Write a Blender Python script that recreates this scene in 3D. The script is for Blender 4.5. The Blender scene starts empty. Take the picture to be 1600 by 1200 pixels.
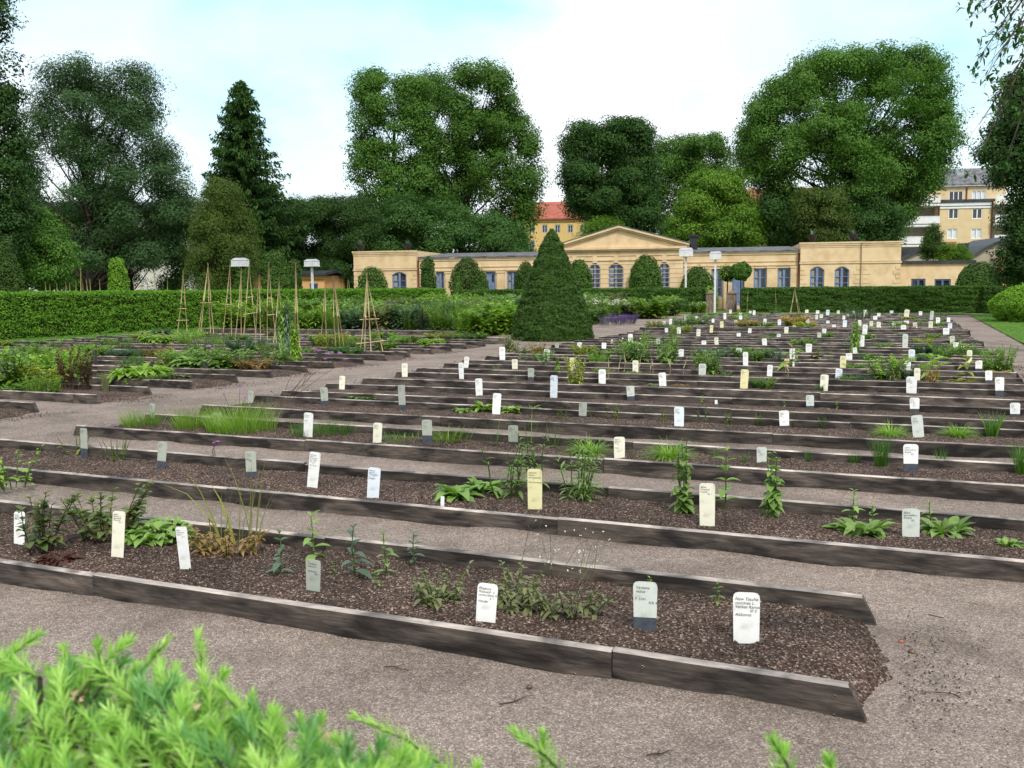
import bpy, math
import numpy as np
from mathutils import Matrix, Vector

# ------------------------------------------------------------------ camera, world, sun, exposure
scene = bpy.context.scene
COL = scene.collection
FPX, PITCH, ROLL, EYE = 1460.3, 0.1031, 0.0096, 1.56      # focal length in px of a 1600 px wide frame
TH = 0.4016                                                # the beds run 23 degrees off the picture plane
CT, ST = math.cos(TH), math.sin(TH)

def ray(px, py):
    x, y = (px - 800) / FPX, (py - 600) / FPX
    c, s = math.cos(ROLL), math.sin(ROLL)
    x, y = c * x - s * y, s * x + c * y
    c, s = math.cos(PITCH), math.sin(PITCH)
    return np.array([x, c - s * y, -s - c * y])

def G(px, py, z=0.0):
    v = ray(px, py); t = (z - EYE) / v[2]
    return v * t + np.array([0, 0, EYE])

def at(px, py, d):
    v = ray(px, py)
    return v * (d / v[1]) + np.array([0, 0, EYE])

def AB(a, b, z=0.0):
    return np.array([a * CT + b * ST, -a * ST + b * CT, z])

def toab(p):
    return p[0] * CT - p[1] * ST, p[0] * ST + p[1] * CT

def _dirv(x, y, f):
    c, s = math.cos(ROLL), math.sin(ROLL); x, y = c * x - s * y, s * x + c * y
    c, s = math.cos(PITCH), math.sin(PITCH)
    return Vector((x, c * f - s * y, -s * f - c * y))

cam_d = bpy.data.cameras.new('camera'); cam = bpy.data.objects.new('camera', cam_d); COL.objects.link(cam)
ax, ay, az = _dirv(1, 0, 0), _dirv(0, -1, 0), -_dirv(0, 0, 1)
cam.matrix_world = Matrix(((ax.x, ay.x, az.x, 0), (ax.y, ay.y, az.y, 0), (ax.z, ay.z, az.z, EYE), (0, 0, 0, 1)))
cam_d.sensor_width = 36; cam_d.lens = FPX / 1600 * 36
cam_d.clip_start = 0.05; cam_d.clip_end = 5000
cam_d.dof.use_dof = True; cam_d.dof.focus_distance = 8.0; cam_d.dof.aperture_fstop = 10
scene.camera = cam
scene.view_settings.view_transform = 'Standard'; scene.view_settings.look = 'None'
scene.view_settings.exposure = 0.15; scene.view_settings.gamma = 1.0
scene.cycles.max_bounces = 6; scene.cycles.diffuse_bounces = 3; scene.cycles.glossy_bounces = 2
scene.cycles.transmission_bounces = 3; scene.cycles.transparent_max_bounces = 4
scene.cycles.use_denoising = True

SUN_EL, SUN_DIR = math.radians(48), Vector((CT * 0.66 - ST * 0.75, -ST * 0.66 - CT * 0.75, 0)).normalized()
sun_d = bpy.data.lights.new('sun', 'SUN'); sun = bpy.data.objects.new('sun', sun_d); COL.objects.link(sun)
sun_d.energy = 2.9; sun_d.angle = math.radians(9); sun_d.color = (1.0, 0.95, 0.86)
sv = Vector((SUN_DIR.x * math.cos(SUN_EL), SUN_DIR.y * math.cos(SUN_EL), math.sin(SUN_EL)))
sun.rotation_euler = sv.to_track_quat('Z', 'Y').to_euler()

world = bpy.data.worlds.new('World'); scene.world = world; world.use_nodes = True
def build_world():
    nt = world.node_tree; N = nt.nodes; L = nt.links; N.clear()
    out = N.new('ShaderNodeOutputWorld'); bg = N.new('ShaderNodeBackground'); bg.inputs['Strength'].default_value = 1.0
    sky = N.new('ShaderNodeTexSky'); sky.sky_type = 'NISHITA'; sky.sun_disc = False
    sky.sun_elevation = SUN_EL; sky.sun_rotation = math.atan2(SUN_DIR.x, SUN_DIR.y)
    sky.dust_density = 2.0
    sc = N.new('ShaderNodeVectorMath'); sc.operation = 'SCALE'; sc.inputs['Scale'].default_value = 0.12
    L.new(sky.outputs[0], sc.inputs[0])
    # thin bright veil over the whole sky, thicker cloud where the noise says so
    tc = N.new('ShaderNodeTexCoord')
    def gap(px, py, r, amt):                     # a thin spot in the veil round one direction of the sky
        d = Vector(ray(px, py)).normalized()
        dp = N.new('ShaderNodeVectorMath'); dp.operation = 'DOT_PRODUCT'; dp.inputs[1].default_value = d
        nz = N.new('ShaderNodeVectorMath'); nz.operation = 'NORMALIZE'; L.new(warp.outputs[0], nz.inputs[0]); L.new(nz.outputs[0], dp.inputs[0])
        mr = N.new('ShaderNodeMapRange'); mr.interpolation_type = 'SMOOTHSTEP'
        mr.inputs['From Min'].default_value = math.cos(r * 1.6); mr.inputs['From Max'].default_value = math.cos(r * 0.35)
        mr.inputs['To Min'].default_value = 0; mr.inputs['To Max'].default_value = amt
        L.new(dp.outputs['Value'], mr.inputs['Value']); return mr.outputs[0]
    n1 = N.new('ShaderNodeTexNoise'); n1.inputs['Scale'].default_value = 4.5; n1.inputs['Detail'].default_value = 7; n1.inputs['Roughness'].default_value = 0.55
    mp = N.new('ShaderNodeMapping'); mp.inputs['Scale'].default_value = (1, 1, 2.4); mp.inputs['Rotation'].default_value = (0, 0.25, 0)
    L.new(tc.outputs['Generated'], mp.inputs['Vector']); L.new(mp.outputs[0], n1.inputs['Vector'])
    sub = N.new('ShaderNodeVectorMath'); sub.operation = 'SUBTRACT'; sub.inputs[1].default_value = (0.5, 0.5, 0.5); L.new(n1.outputs['Color'], sub.inputs[0])
    s2 = N.new('ShaderNodeVectorMath'); s2.operation = 'SCALE'; s2.inputs['Scale'].default_value = 0.22; L.new(sub.outputs[0], s2.inputs[0])
    warp = N.new('ShaderNodeVectorMath'); warp.operation = 'ADD'; L.new(tc.outputs['Generated'], warp.inputs[0]); L.new(s2.outputs[0], warp.inputs[1])
    acc = None
    for g in ((470, 90, 0.19, 0.5), (1370, 60, 0.15, 0.45), (560, 10, 0.10, 1.0), (400, 45, 0.085, 0.85), (330, 140, 0.055, 0.75), (720, -20, 0.10, 1.0), (440, 195, 0.045, 0.55), (1390, 20, 0.08, 0.8), (1500, 70, 0.05, 0.75),
              (1560, 215, 0.03, 0.5), (1060, 205, 0.02, 0.4), (100, -350, 0.25, 0.6), (1100, -600, 0.3, 0.6), (-700, 50, 0.2, 0.5)):
        o = gap(*g)
        if acc is None: acc = o
        else:
            m = N.new('ShaderNodeMath'); m.operation = 'MAXIMUM'; L.new(acc, m.inputs[0]); L.new(o, m.inputs[1]); acc = m.outputs[0]
    rp = N.new('ShaderNodeMapRange'); rp.inputs['From Min'].default_value = 0.33; rp.inputs['From Max'].default_value = 0.62
    rp.inputs['To Min'].default_value = 1.15; rp.inputs['To Max'].default_value = 0.55; L.new(n1.outputs['Fac'], rp.inputs['Value'])
    mu = N.new('ShaderNodeMath'); mu.operation = 'MULTIPLY'; mu.use_clamp = True; L.new(acc, mu.inputs[0]); L.new(rp.outputs[0], mu.inputs[1])
    veil = N.new('ShaderNodeMix'); veil.data_type = 'RGBA'
    veil.inputs[6].default_value = (0.99, 0.99, 1.01, 1); veil.inputs[7].default_value = (0.22, 0.52, 0.58, 1)
    L.new(mu.outputs[0], veil.inputs[0])
    m3 = N.new('ShaderNodeMapRange'); m3.inputs['To Min'].default_value = 0.25; m3.inputs['To Max'].default_value = 1.0; L.new(mu.outputs[0], m3.inputs['Value'])
    sk = N.new('ShaderNodeVectorMath'); sk.operation = 'SCALE'; L.new(sc.outputs[0], sk.inputs[0]); L.new(m3.outputs[0], sk.inputs['Scale'])
    ad = N.new('ShaderNodeVectorMath'); ad.operation = 'ADD'; L.new(veil.outputs[2], ad.inputs[0]); L.new(sk.outputs[0], ad.inputs[1])
    L.new(ad.outputs[0], bg.inputs['Color']); L.new(bg.outputs[0], out.inputs[0])
build_world()

# ------------------------------------------------------------------ helpers
def hsh(i, j, k):
    n = (i.astype(np.int64) * 374761393 + j.astype(np.int64) * 668265263 + k.astype(np.int64) * 1274126177) & 0xffffffff
    n = ((n ^ (n >> 13)) * 1103515245) & 0xffffffff
    n = ((n ^ (n >> 16)) * 2654435761) & 0xffffffff
    return (n >> 8) / float(1 << 24)

def vnoise(p):
    p = np.asarray(p, float); f = np.floor(p).astype(np.int64); t = p - f; t = t * t * (3 - 2 * t)
    r = 0
    for dx in (0, 1):
        for dy in (0, 1):
            for dz in (0, 1):
                w = (t[:, 0] if dx else 1 - t[:, 0]) * (t[:, 1] if dy else 1 - t[:, 1]) * (t[:, 2] if dz else 1 - t[:, 2])
                r = r + w * hsh(f[:, 0] + dx, f[:, 1] + dy, f[:, 2] + dz)
    return r * 2 - 1

def fbm(p, oct=3):
    p = np.asarray(p, float); r = 0; a = 1; s = 0
    for _ in range(oct):
        r = r + a * vnoise(p); s += a; a *= 0.5; p = p * 2.03 + 7.3
    return r / s

def norm(v):
    return v / np.maximum(np.linalg.norm(v, axis=-1, keepdims=True), 1e-9)

class Geo:
    def __init__(s): s.V = []; s.F = []; s.n = 0
    def add(s, v, f, m=0, smooth=False):
        v = np.asarray(v, float).reshape(-1, 3); f = np.asarray(f, np.int64)
        if f.ndim == 1: f = f[None]
        s.V.append(v); s.F.append((f + s.n, m, smooth)); s.n += len(v); return s
    def mesh(s, name, mats):
        me = bpy.data.meshes.new(name)
        if s.n:
            V = np.concatenate(s.V); me.vertices.add(len(V)); me.vertices.foreach_set('co', V.astype(np.float32).ravel())
            loops = np.concatenate([f.ravel() for f, _, _ in s.F]); tot = np.concatenate([np.full(len(f), f.shape[1]) for f, _, _ in s.F])
            start = np.concatenate([[0], np.cumsum(tot)[:-1]])
            me.loops.add(len(loops)); me.loops.foreach_set('vertex_index', loops.astype(np.int32))
            me.polygons.add(len(tot)); me.polygons.foreach_set('loop_start', start.astype(np.int32))
            me.polygons.foreach_set('material_index', np.concatenate([np.full(len(f), m) for f, m, _ in s.F]).astype(np.int32))
            me.polygons.foreach_set('use_smooth', np.concatenate([np.full(len(f), sm) for f, _, sm in s.F]).astype(bool))
            me.update(calc_edges=True)
        for m in (mats if isinstance(mats, (list, tuple)) else [mats]): me.materials.append(m)
        return me
    def build(s, name, mats, parent=None, loc=None, rz=0.0):
        return link(name, s.mesh(name, mats), parent, loc, rz)

def link(name, me, parent=None, loc=None, rz=0.0):
    o = bpy.data.objects.new(name, me); COL.objects.link(o)
    if parent is not None: o.parent = parent
    if loc is not None: o.location = tuple(float(x) for x in loc)
    if rz: o.rotation_euler = (0, 0, rz)
    return o

def tag(o, label, cat, group=None, kind='thing'):
    o['label'] = label; o['category'] = cat; o['kind'] = kind
    if group: o['group'] = group
    return o

def empty(name, loc, rz=0.0):
    return link(name, None, None, loc, rz)

def struct(o, label=None, kind='structure'):
    o['kind'] = kind
    if label: o['label'] = label
    return o

BOXF = np.array([[0, 3, 2, 1], [4, 5, 6, 7], [0, 1, 5, 4], [1, 2, 6, 5], [2, 3, 7, 6], [3, 0, 4, 7]])
def box(g, x0, x1, y0, y1, z0, z1, m=0):
    v = [(x0, y0, z0), (x1, y0, z0), (x1, y1, z0), (x0, y1, z0), (x0, y0, z1), (x1, y0, z1), (x1, y1, z1), (x0, y1, z1)]
    g.add(v, BOXF, m); return g

def prism(g, poly, y0, y1, m=0):
    """poly: list of (x, z), counter-clockwise seen from -y; extruded along y."""
    n = len(poly)
    v = [(x, y0, z) for x, z in poly] + [(x, y1, z) for x, z in poly]
    g.add(v, [list(range(n))], m); g.F[-1] = (g.F[-1][0], m, False)
    g.V.append(np.zeros((0, 3)))
    base = g.n - 2 * n
    g.F.append((np.array([list(range(2 * n - 1, n - 1, -1))]) + base, m, False))
    g.F.append((np.array([[i, i + n, (i + 1) % n + n, (i + 1) % n] for i in range(n)]) + base, m, False))
    return g

def frame_of(D):
    up = np.where(np.abs(D[:, 2:3]) > 0.95, np.array([[1.0, 0, 0]]), np.array([[0, 0, 1.0]]))
    S = norm(np.cross(D, up)); return S, np.cross(S, D)

def tubes(g, P0, P1, r0, r1, k=4, m=0, smooth=True):
    P0 = np.asarray(P0, float).reshape(-1, 3); P1 = np.asarray(P1, float).reshape(-1, 3); n = len(P0)
    r0 = np.broadcast_to(np.asarray(r0, float), (n,)); r1 = np.broadcast_to(np.asarray(r1, float), (n,))
    D = norm(P1 - P0); S, U = frame_of(D)
    an = np.arange(k) * 2 * np.pi / k
    ring = S[:, None, :] * np.cos(an)[None, :, None] + U[:, None, :] * np.sin(an)[None, :, None]
    V = np.concatenate([P0[:, None] + ring * r0[:, None, None], P1[:, None] + ring * r1[:, None, None]], 1)
    i = np.arange(k); j = (i + 1) % k
    f = np.stack([i, i + k, j + k, j], 1)
    F = (np.arange(n) * 2 * k)[:, None, None] + f[None]
    g.add(V.reshape(-1, 3), F.reshape(-1, 4), m, smooth)
    cap = (np.arange(n) * 2 * k)[:, None] + (np.arange(k) + k)[None]
    g.V.append(np.zeros((0, 3))); g.F.append((cap + g.n - 2 * k * n, m, False))
    return g

def path_tube(g, pts, radii, k=6, m=0):
    pts = np.asarray(pts, float); radii = np.asarray(radii, float)
    tubes(g, pts[:-1], pts[1:], radii[:-1], radii[1:], k, m)
    return g

def cards(g, P, Nn, L, W, rng, m=0, D=None):
    """leaf-sized rhombic faces at P facing Nn, lying along D (random in the plane when None)."""
    n = len(P); Nn = norm(Nn)
    if D is None: D = rng.normal(size=(n, 3))
    D = norm(D - Nn * np.sum(D * Nn, 1, keepdims=True)); S = np.cross(Nn, D)
    L = np.broadcast_to(L, (n,))[:, None]; W = np.broadcast_to(W, (n,))[:, None]
    V = np.stack([P - D * L * .5, P + S * W * .5 - Nn * W * .12 - D * L * .05, P + D * L * .5 - Nn * L * .1, P - S * W * .5 - Nn * W * .12 - D * L * .05], 1)
    g.add(V.reshape(-1, 3), np.arange(4 * n).reshape(n, 4), m); return g

def leaves(g, P, D, L, W, droop=0.3, fold=0.25, seg=3, m=0, roll=None, smooth=True):
    """curved, folded leaves: P base, D direction (unit), arrays of length / width / droop."""
    P = np.asarray(P, float).reshape(-1, 3); n = len(P)
    D = norm(np.asarray(D, float).reshape(-1, 3))
    L, W, droop = (np.broadcast_to(np.asarray(q, float), (n,)) for q in (L, W, droop))
    S, U = frame_of(D)
    if roll is not None:
        c, s = np.cos(roll)[:, None], np.sin(roll)[:, None]; S, U = S * c + U * s, U * c - S * s
    t = np.linspace(0, 1, seg + 1)
    wprof = {2: [0.25, 1.0, 0.03], 3: [0.2, 0.95, 0.8, 0.03], 4: [0.15, 0.85, 1.0, 0.65, 0.03]}[seg]
    V = []
    for ti, wi in zip(t, wprof):
        C = P + D * (L * ti)[:, None] + np.array([0, 0, -1.0]) * (L * droop * ti * ti)[:, None]
        e = (W * wi * .5)[:, None]
        V += [C - S * e + U * e * fold * 2, C, C + S * e + U * e * fold * 2]
    V = np.stack(V, 1); k = V.shape[1]
    f = []
    for i in range(seg):
        a = 3 * i; f += [[a, a + 1, a + 4, a + 3], [a + 1, a + 2, a + 5, a + 4]]
    F = (np.arange(n) * k)[:, None, None] + np.array(f)[None]
    g.add(V.reshape(-1, 3), F.reshape(-1, 4), m, smooth); return g

def blades(g, P, D, L, W, droop, seg=3, m=0):
    """narrow grass blades, one face wide."""
    P = np.asarray(P, float).reshape(-1, 3); n = len(P); D = norm(D)
    L, W, droop = (np.broadcast_to(np.asarray(q, float), (n,)) for q in (L, W, droop))
    S, U = frame_of(D); H = norm(D * np.array([1, 1, 0.0]) + 1e-6)
    t = np.linspace(0, 1, seg + 1); V = []
    for ti in t:
        C = P + D * (L * ti)[:, None] + (H * np.array([.6, .6, 0]) - np.array([0, 0, .8])) * (L * droop * ti ** 2.2)[:, None]
        e = (W * (1 - ti ** 1.6) * .5 + .0003)[:, None]; V += [C - S * e, C + S * e]
    V = np.stack(V, 1); k = V.shape[1]
    f = [[2 * i, 2 * i + 1, 2 * i + 3, 2 * i + 2] for i in range(seg)]
    F = (np.arange(n) * k)[:, None, None] + np.array(f)[None]
    g.add(V.reshape(-1, 3), F.reshape(-1, 4), m, True); return g

# ------------------------------------------------------------------ materials
MATS = {}
def _mat(name):
    m = bpy.data.materials.new(name); m.use_nodes = True; nt = m.node_tree
    return m, nt, nt.nodes, nt.links, nt.nodes['Principled BSDF'], nt.nodes['Material Output']

def ramp(N, stops):
    r = N.new('ShaderNodeValToRGB'); e = r.color_ramp.elements
    while len(e) < len(stops): e.new(0.5)
    for el, (p, c) in zip(e, stops): el.position = p; el.color = (*c, 1)
    return r

def leafmat(name, cols, trans=0.35, rough=0.42, spec=0.42, nscale=1.2):
    m, nt, N, L, P, O = _mat(name)
    geo = N.new('ShaderNodeNewGeometry'); tc = N.new('ShaderNodeTexCoord'); oi = N.new('ShaderNodeObjectInfo')
    no = N.new('ShaderNodeTexNoise'); no.inputs['Scale'].default_value = nscale; no.inputs['Detail'].default_value = 3
    L.new(geo.outputs['Position'], no.inputs['Vector'])
    a = N.new('ShaderNodeMath'); a.operation = 'MULTIPLY_ADD'; a.inputs[1].default_value = 0.42; L.new(geo.outputs['Random Per Island'], a.inputs[0])
    b = N.new('ShaderNodeMath'); b.operation = 'MULTIPLY_ADD'; b.inputs[1].default_value = 0.9; b.inputs[2].default_value = -0.22; L.new(no.outputs['Fac'], b.inputs[0])
    L.new(b.outputs[0], a.inputs[2])
    r = ramp(N, [(i / (len(cols) - 1), c) for i, c in enumerate(cols)]); L.new(a.outputs[0], r.inputs[0])
    hs = N.new('ShaderNodeHueSaturation'); L.new(r.outputs[0], hs.inputs['Color'])
    mr = N.new('ShaderNodeMapRange'); mr.inputs['To Min'].default_value = 0.82; mr.inputs['To Max'].default_value = 1.18; L.new(oi.outputs['Random'], mr.inputs['Value']); L.new(mr.outputs[0], hs.inputs['Value'])
    L.new(hs.outputs[0], P.inputs['Base Color']); P.inputs['Roughness'].default_value = rough; P.inputs['Specular IOR Level'].default_value = spec
    tr = N.new('ShaderNodeBsdfTranslucent'); 
    tm = N.new('ShaderNodeMix'); tm.data_type = 'RGBA'; tm.blend_type = 'MULTIPLY'; tm.inputs[0].default_value = 1; tm.inputs[7].default_value = (1.0, 1.25, 0.45, 1)
    L.new(hs.outputs[0], tm.inputs[6]); L.new(tm.outputs[2], tr.inputs['Color'])
    mx = N.new('ShaderNodeMixShader'); mx.inputs[0].default_value = trans
    L.new(P.outputs[0], mx.inputs[1]); L.new(tr.outputs[0], mx.inputs[2]); L.new(mx.outputs[0], O.inputs[0])
    MATS[name] = m; return m

def plain(name, cols, scale=8.0, rough=0.7, spec=0.3, bump=0.0, bscale=None, metallic=0.0, detail=5, stretch=None, coord='Object', stops=(0.35, 0.65)):
    m, nt, N, L, P, O = _mat(name)
    tc = N.new('ShaderNodeTexCoord'); mp = N.new('ShaderNodeMapping'); L.new(tc.outputs[coord], mp.inputs['Vector'])
    if stretch: mp.inputs['Scale'].default_value = stretch
    no = N.new('ShaderNodeTexNoise'); no.inputs['Scale'].default_value = scale; no.inputs['Detail'].default_value = detail; L.new(mp.outputs[0], no.inputs['Vector'])
    n = len(cols); st = [stops[0] + (stops[1] - stops[0]) * i / (n - 1) for i in range(n)] if n > 1 else [0]
    r = ramp(N, list(zip(st, cols)) if n > 1 else [(0, cols[0]), (1, cols[0])]); L.new(no.outputs['Fac'], r.inputs[0]); L.new(r.outputs[0], P.inputs['Base Color'])
    P.inputs['Roughness'].default_value = rough; P.inputs['Specular IOR Level'].default_value = spec; P.inputs['Metallic'].default_value = metallic
    if bump:
        n2 = N.new('ShaderNodeTexNoise'); n2.inputs['Scale'].default_value = bscale or scale * 4; n2.inputs['Detail'].default_value = 4; L.new(mp.outputs[0], n2.inputs['Vector'])
        b = N.new('ShaderNodeBump'); b.inputs['Strength'].default_value = 1.0; b.inputs['Distance'].default_value = bump; L.new(n2.outputs['Fac'], b.inputs['Height']); L.new(b.outputs[0], P.inputs['Normal'])
    MATS[name] = m; return m

def gravelmat():
    m, nt, N, L, P, O = _mat('gravel')
    geo = N.new('ShaderNodeNewGeometry')
    vo = N.new('ShaderNodeTexVoronoi'); vo.inputs['Scale'].default_value = 190; L.new(geo.outputs['Position'], vo.inputs['Vector'])
    sp = N.new('ShaderNodeSeparateColor'); L.new(vo.outputs['Color'], sp.inputs[0])
    r = ramp(N, [(0.0, (0.13, 0.106, 0.090)), (0.35, (0.21, 0.174, 0.152)), (0.75, (0.28, 0.234, 0.206)), (1.0, (0.48, 0.425, 0.385))]); L.new(sp.outputs[0], r.inputs[0])
    vb = N.new('ShaderNodeTexVoronoi'); vb.inputs['Scale'].default_value = 38; L.new(geo.outputs['Position'], vb.inputs['Vector'])
    sb = N.new('ShaderNodeSeparateColor'); L.new(vb.outputs['Color'], sb.inputs[0])
    rb = ramp(N, [(0.0, (0.86,) * 3), (0.5, (1, 1, 1)), (1, (1.1, 1.09, 1.08))]); L.new(sb.outputs[0], rb.inputs[0])
    no = N.new('ShaderNodeTexNoise'); no.inputs['Scale'].default_value = 2.2; no.inputs['Detail'].default_value = 6; no.inputs['Roughness'].default_value = .65; L.new(geo.outputs['Position'], no.inputs['Vector'])
    r2 = ramp(N, [(0.28, (0.64, 0.62, 0.60)), (0.5, (0.87, 0.86, 0.85)), (0.72, (1.02, 1.01, 1.0))]); L.new(no.outputs['Fac'], r2.inputs[0])
    m1 = N.new('ShaderNodeMix'); m1.data_type = 'RGBA'; m1.blend_type = 'MULTIPLY'; m1.inputs[0].default_value = 1; L.new(r.outputs[0], m1.inputs[6]); L.new(r2.outputs[0], m1.inputs[7])
    m2 = N.new('ShaderNodeMix'); m2.data_type = 'RGBA'; m2.blend_type = 'MULTIPLY'; m2.inputs[0].default_value = 1; L.new(m1.outputs[2], m2.inputs[6]); L.new(rb.outputs[0], m2.inputs[7])
    nl = N.new('ShaderNodeTexNoise'); nl.inputs['Scale'].default_value = .7; nl.inputs['Detail'].default_value = 5; nl.inputs['Distortion'].default_value = 1.0; L.new(geo.outputs['Position'], nl.inputs['Vector'])
    rl = ramp(N, [(0.36, (0.78, 0.77, 0.76)), (0.5, (1, 1, 1)), (0.68, (1.1, 1.09, 1.07))]); L.new(nl.outputs['Fac'], rl.inputs[0])
    m4 = N.new('ShaderNodeMix'); m4.data_type = 'RGBA'; m4.blend_type = 'MULTIPLY'; m4.inputs[0].default_value = 1; L.new(m2.outputs[2], m4.inputs[6]); L.new(rl.outputs[0], m4.inputs[7]); m2 = m4
    L.new(m2.outputs[2], P.inputs['Base Color']); P.inputs['Roughness'].default_value = 0.85; P.inputs['Specular IOR Level'].default_value = 0.2
    b = N.new('ShaderNodeBump'); b.inputs['Distance'].default_value = 0.004; b.invert = True; L.new(vo.outputs['Distance'], b.inputs['Height']); b.inputs['Strength'].default_value = 0.9
    L.new(b.outputs[0], P.inputs['Normal']); MATS['gravel'] = m

def soilmat():
    m, nt, N, L, P, O = _mat('soil')
    geo = N.new('ShaderNodeNewGeometry')
    vo = N.new('ShaderNodeTexVoronoi'); vo.inputs['Scale'].default_value = 130; L.new(geo.outputs['Position'], vo.inputs['Vector'])
    sp = N.new('ShaderNodeSeparateColor'); L.new(vo.outputs['Color'], sp.inputs[0])
    r = ramp(N, [(0.0, (0.022, 0.015, 0.012)), (0.5, (0.055, 0.038, 0.030)), (0.85, (0.105, 0.078, 0.064)), (1.0, (0.34, 0.27, 0.23))]); L.new(sp.outputs[0], r.inputs[0])
    no = N.new('ShaderNodeTexNoise'); no.inputs['Scale'].default_value = 3.0; no.inputs['Detail'].default_value = 6; L.new(geo.outputs['Position'], no.inputs['Vector'])
    r2 = ramp(N, [(0.3, (0.6,) * 3), (0.7, (1.35, 1.3, 1.28))]); L.new(no.outputs['Fac'], r2.inputs[0])
    m1 = N.new('ShaderNodeMix'); m1.data_type = 'RGBA'; m1.blend_type = 'MULTIPLY'; m1.inputs[0].default_value = 1; L.new(r.outputs[0], m1.inputs[6]); L.new(r2.outputs[0], m1.inputs[7])
    L.new(m1.outputs[2], P.inputs['Base Color']); P.inputs['Roughness'].default_value = 0.95; P.inputs['Specular IOR Level'].default_value = 0.15
    n2 = N.new('ShaderNodeTexNoise'); n2.inputs['Scale'].default_value = 55; n2.inputs['Detail'].default_value = 5; L.new(geo.outputs['Position'], n2.inputs['Vector'])
    b = N.new('ShaderNodeBump'); b.inputs['Distance'].default_value = 0.02; L.new(n2.outputs['Fac'], b.inputs['Height']); L.new(b.outputs[0], P.inputs['Normal'])
    MATS['soil'] = m

def woodmat(name, dark, mid, light):
    m, nt, N, L, P, O = _mat(name)
    tc = N.new('ShaderNodeTexCoord'); oi = N.new('ShaderNodeObjectInfo'); geo = N.new('ShaderNodeNewGeometry')
    off = N.new('ShaderNodeVectorMath'); off.operation = 'ADD'; L.new(tc.outputs['Object'], off.inputs[0])
    cb = N.new('ShaderNodeCombineXYZ'); mm = N.new('ShaderNodeMath'); mm.operation = 'MULTIPLY'; mm.inputs[1].default_value = 37.0
    ri = N.new('ShaderNodeMath'); ri.operation = 'ADD'; L.new(oi.outputs['Random'], ri.inputs[0]); L.new(geo.outputs['Random Per Island'], ri.inputs[1]); L.new(ri.outputs[0], mm.inputs[0])
    L.new(mm.outputs[0], cb.inputs[0]); L.new(mm.outputs[0], cb.inputs[1]); L.new(cb.outputs[0], off.inputs[1])
    mp = N.new('ShaderNodeMapping'); mp.inputs['Scale'].default_value = (2.6, 16, 26); L.new(off.outputs[0], mp.inputs[0])
    gr = N.new('ShaderNodeTexNoise'); gr.inputs['Scale'].default_value = 3; gr.inputs['Detail'].default_value = 8; gr.inputs['Roughness'].default_value = .65; L.new(mp.outputs[0], gr.inputs['Vector'])
    r = ramp(N, [(0.25, dark), (0.5, mid), (0.75, light)]); L.new(gr.outputs['Fac'], r.inputs[0])
    mp2 = N.new('ShaderNodeMapping'); mp2.inputs['Scale'].default_value = (1.0, 1, 3.5); L.new(off.outputs[0], mp2.inputs[0])
    st = N.new('ShaderNodeTexNoise'); st.inputs['Scale'].default_value = 3.2; st.inputs['Detail'].default_value = 5; st.inputs['Distortion'].default_value = .6; L.new(mp2.outputs[0], st.inputs['Vector'])
    r2 = ramp(N, [(0.38, (0.26, 0.25, 0.26)), (0.50, (0.85, 0.82, 0.79)), (0.66, (1.6, 1.5, 1.4))]); L.new(st.outputs['Fac'], r2.inputs[0])
    m1 = N.new('ShaderNodeMix'); m1.data_type = 'RGBA'; m1.blend_type = 'MULTIPLY'; m1.inputs[0].default_value = 1; L.new(r.outputs[0], m1.inputs[6]); L.new(r2.outputs[0], m1.inputs[7])
    mk = N.new('ShaderNodeMapping'); mk.inputs['Scale'].default_value = (1.5, 1.5, 4.5); L.new(off.outputs[0], mk.inputs[0])
    vk = N.new('ShaderNodeTexVoronoi'); vk.inputs['Scale'].default_value = 1.3; L.new(mk.outputs[0], vk.inputs['Vector'])
    rk = ramp(N, [(0.0, (0.25, 0.22, 0.2)), (0.10, (0.45, 0.4, 0.38)), (0.16, (1, 1, 1)), (1, (1, 1, 1))]); L.new(vk.outputs['Distance'], rk.inputs[0])
    m3 = N.new('ShaderNodeMix'); m3.data_type = 'RGBA'; m3.blend_type = 'MULTIPLY'; m3.inputs[0].default_value = 1; L.new(m1.outputs[2], m3.inputs[6]); L.new(rk.outputs[0], m3.inputs[7]); m1 = m3
    hs = N.new('ShaderNodeHueSaturation'); L.new(m1.outputs[2], hs.inputs['Color'])
    mr = N.new('ShaderNodeMapRange'); mr.inputs['To Min'].default_value = 0.6; mr.inputs['To Max'].default_value = 1.25; L.new(geo.outputs['Random Per Island'], mr.inputs['Value']); L.new(mr.outputs[0], hs.inputs['Value'])
    L.new(hs.outputs[0], P.inputs['Base Color']); P.inputs['Roughness'].default_value = 0.75; P.inputs['Specular IOR Level'].default_value = 0.3
    b = N.new('ShaderNodeBump'); b.inputs['Distance'].default_value = 0.003; L.new(gr.outputs['Fac'], b.inputs['Height']); L.new(b.outputs[0], P.inputs['Normal'])
    MATS[name] = m

def barkmat(name, c0, c1):
    return plain(name, [c0, c1], 3.0, 0.9, 0.1, 0.02, 9, stretch=(3, 3, 0.6))

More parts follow.
